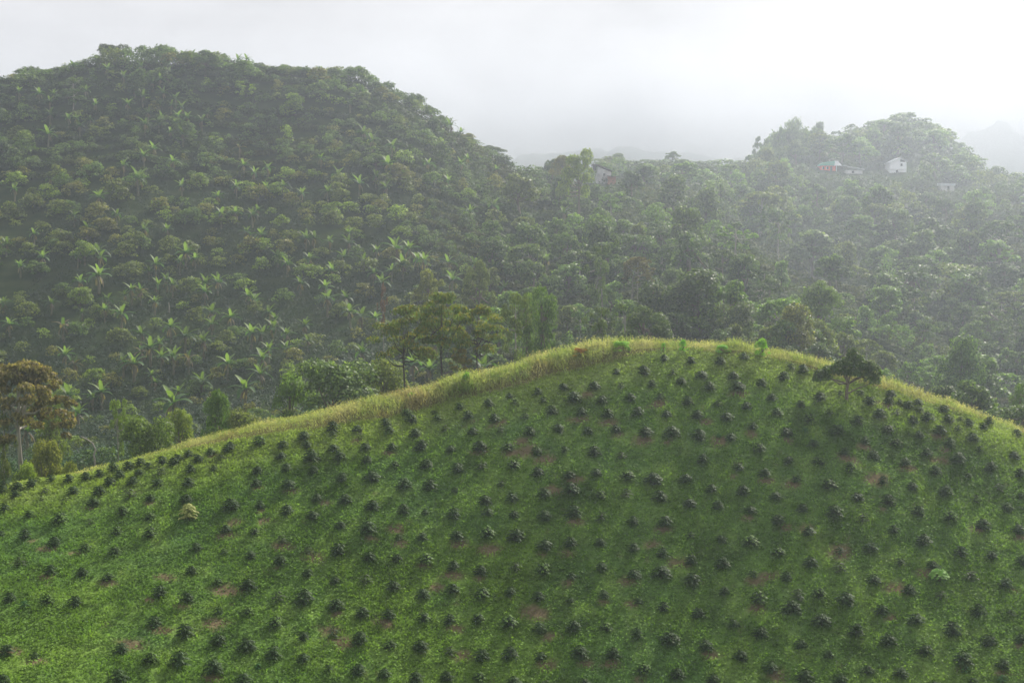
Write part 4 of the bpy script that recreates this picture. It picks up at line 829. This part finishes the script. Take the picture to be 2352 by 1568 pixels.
# red-walled house with green roof
x, y, z = house_base(1905, 394, 590); h = thing('green_roofed_house', (x, y, z)); B0 = bottom(x, y, z)
h['label'] = 'low house with green roof, red walls and white gable'; h['category'] = 'house'
box('wall', 'red_wall', h, -3.8, 2.6, 0, 7, B0, 2.4)
prism('roof', 'green_roof', h, [(-4.2, 2.4), (3.0, 2.4), (1.8, 4.35), (-2.6, 3.7)], -.6, 7.4)
prism('gable', 'white_paint', h, [(1.9, 2.35), (5.0, 2.35), (3.3, 4.3), (2.1, 4.4)], -.75, .6)
for xx in (-2.9, -1.2): w1 = box('window', 'dark_opening', h, xx, xx + .8, -.05, .1, .9, 1.9); box('frame', 'white_paint', w1, xx - .1, xx, -.07, .1, .85, 1.95)
box('door', 'dark_opening', h, .3, 1.2, -.05, .1, 0, 2.0); box('porch_post', 'white_paint', h, 2.7, 2.9, -.5, -.3, -.5, 2.3)
x, y, z = house_base(1962, 396, 585); h = thing('lean_to', (x, y, z)); B0 = bottom(x, y, z)
h['label'] = 'white sloping-roofed annex right of the green-roofed house'; h['category'] = 'shed'
box('wall', 'grey_wall', h, -3.2, 3.4, 0, 4, B0, .9); prism('roof', 'zinc_roof', h, [(-4.4, 2.6), (-4.4, 2.85), (4.0, 1.2), (4.0, .9)], -.8, 4.4); box('window', 'dark_opening', h, -1, 0, -.05, .1, -.3, .6)
x, y, z = house_base(2176, 432, 548); h = thing('zinc_shed', (x, y, z)); B0 = bottom(x, y, z)
h['label'] = 'small white zinc-roofed shed low right of the gabled house'; h['category'] = 'shed'
box('wall', 'grey_wall', h, -2.4, 2.6, 0, 3, B0, .9); prism('roof', 'zinc_roof', h, [(-3, .9), (3, .9), (3, 1.6), (-3, 1.9)], -.5, 3.4); box('door', 'dark_opening', h, 0, .8, -.05, .1, -1, .7)
# grey house on the middle ridge
x, y, z = house_base(1382, 406, 430); h = thing('grey_house', (x, y, z)); B0 = bottom(x, y, z)
h['label'] = 'grey house with dark rusty roof and shining tin patch on middle ridge'; h['category'] = 'house'
prism('wall', 'grey_wall', h, [(-1.6, B0), (2.8, B0), (2.8, 1.4), (-1.2, 3.1)], 0, 6)
prism('roof', 'rust_roof', h, [(-2.8, 3.45), (-1.2, 3.35), (3.1, 1.6), (3.1, 1.8), (-1.2, 3.7), (-2.8, 3.8)], -.6, 6.5)
box('dark_gable', 'dark_opening', h, -2.7, -1.65, .2, 6, 2.0, 3.4)
box('side_wing_wall', 'brick_wall', h, 1.7, 4.2, -1.2, 2, B0, .1); prism('side_wing_roof', 'rust_roof', h, [(1.5, .15), (5.0, -.35), (5.0, -.2), (1.5, .35)], -1.7, 2.4)
prism('tin_awning', 'zinc_roof', h, [(-1.9, .75), (-.6, .95), (-.6, 1.05), (-1.9, .85)], -1.4, -.05); w1 = box('window', 'dark_opening', h, .4, 1.1, -.05, .1, .2, 1.0)
box('frame', 'white_paint', w1, .3, .4, -.07, .1, .15, 1.05)

# ------------------------------------------------------------------ far mountains, haze
def mountain(name, pts, y, depth, dz):
    P = np.array(pts, float); us = np.linspace(P[0, 0], P[-1, 0], 160); vt = np.interp(us, P[:, 0], P[:, 1]); rows = []
    for k in range(24):
        q = k / 23; yy = y - depth * (1 - q); x = (us - 1176) / F * yy
        z = -40 + (tz(us, vt) * y + 40) * q ** 1.3 + (vnoise(us, np.full(len(us), yy), 45, 19) - .5) * dz * (.3 + q); rows.append(np.stack([x, np.full(len(us), yy), z], 1))
    back = rows[-1] + [0, 250, -120]; rows.append(back)
    V = np.concatenate(rows); a = len(us); i, j = np.meshgrid(np.arange(len(rows) - 1), np.arange(a - 1), indexing='ij'); k = (i * a + j).ravel()
    o = obj(name, mesh_np(name, V, np.stack([k, k + 1, k + a + 1, k + a], 1), 'mountain_forest', smooth=True)); struct(o); return o
mountain('mountain_right', [(2080, 420), (2180, 350), (2225, 305), (2260, 288), (2300, 285), (2330, 300), (2360, 296), (2450, 260), (2700, 240)], 1080, 200, 14)
mountain('mountain_centre', [(1050, 400), (1130, 372), (1200, 352), (1290, 344), (1380, 340), (1480, 342), (1600, 350), (1700, 362), (1800, 380)], 1180, 200, 10)

# cloud bank lying against the far mountains, beyond the haze
bm = bmesh.new(); bmesh.ops.create_cube(bm, size=1); me = bpy.data.meshes.new('cloud'); bm.to_mesh(me); bm.free()
cl = obj('cloud', me, None, (110, 830, 75)); cl.scale = (900, 100, 190); struct(cl, 'stuff', 'low cloud drifting over the far mountains', 'cloud')
m = bpy.data.materials.new('cloud'); m.use_nodes = True; nt = m.node_tree; nt.nodes.clear()
tcc = N('ShaderNodeTexCoord'); geo = N('ShaderNodeNewGeometry'); sx_ = N('ShaderNodeSeparateXYZ'); L(geo.outputs['Position'], sx_.inputs[0])
nz = N('ShaderNodeTexNoise'); L(geo.outputs['Position'], nz.inputs['Vector']); nz.inputs['Scale'].default_value = .018; nz.inputs['Detail'].default_value = 4; nz.inputs['Roughness'].default_value = .55
hgt = N('ShaderNodeMapRange'); L(sx_.outputs[2], hgt.inputs[0]); hgt.inputs[1].default_value = 25; hgt.inputs[2].default_value = 52; hgt.inputs[3].default_value = -.1; hgt.inputs[4].default_value = .3
top = N('ShaderNodeMapRange'); L(sx_.outputs[2], top.inputs[0]); top.inputs[1].default_value = 40; top.inputs[2].default_value = 125; top.inputs[3].default_value = 1; top.inputs[4].default_value = 0
dn = math_node('ADD', math_node('SUBTRACT', nz.outputs[0], .5), hgt.outputs[0], True)
dn = math_node('MULTIPLY', math_node('MULTIPLY', dn, .075), top.outputs[0])
pv = N('ShaderNodeVolumePrincipled'); L(dn, pv.inputs['Density']); pv.inputs['Color'].default_value = (.68, .71, .78, 1); pv.inputs['Anisotropy'].default_value = .1
oo = N('ShaderNodeOutputMaterial'); L(pv.outputs[0], oo.inputs['Volume']); me.materials.append(m)
cy.volume_step_rate = 1; cy.volume_max_steps = 64; m.cycles.volume_step_rate = 2.0
HZ = .00044
bm = bmesh.new(); bmesh.ops.create_cube(bm, size=1); me = bpy.data.meshes.new('haze'); bm.to_mesh(me); bm.free()
hz = obj('haze', me, None, (0, 360, -14)); hz.scale = (1800, 800, 156); struct(hz, 'stuff', 'pale humid haze filling the valley', 'haze')
m = bpy.data.materials.new('haze'); m.use_nodes = True; t = m.node_tree; t.nodes.clear(); pv = t.nodes.new('ShaderNodeVolumePrincipled'); oo = t.nodes.new('ShaderNodeOutputMaterial'); t.links.new(pv.outputs[0], oo.inputs['Volume'])
pv.inputs['Color'].default_value = (.64, .71, .82, 1); pv.inputs['Density'].default_value = HZ; pv.inputs['Anisotropy'].default_value = .65
m.cycles.volume_sampling = 'DISTANCE'
me.materials.append(m)
finish_labels()
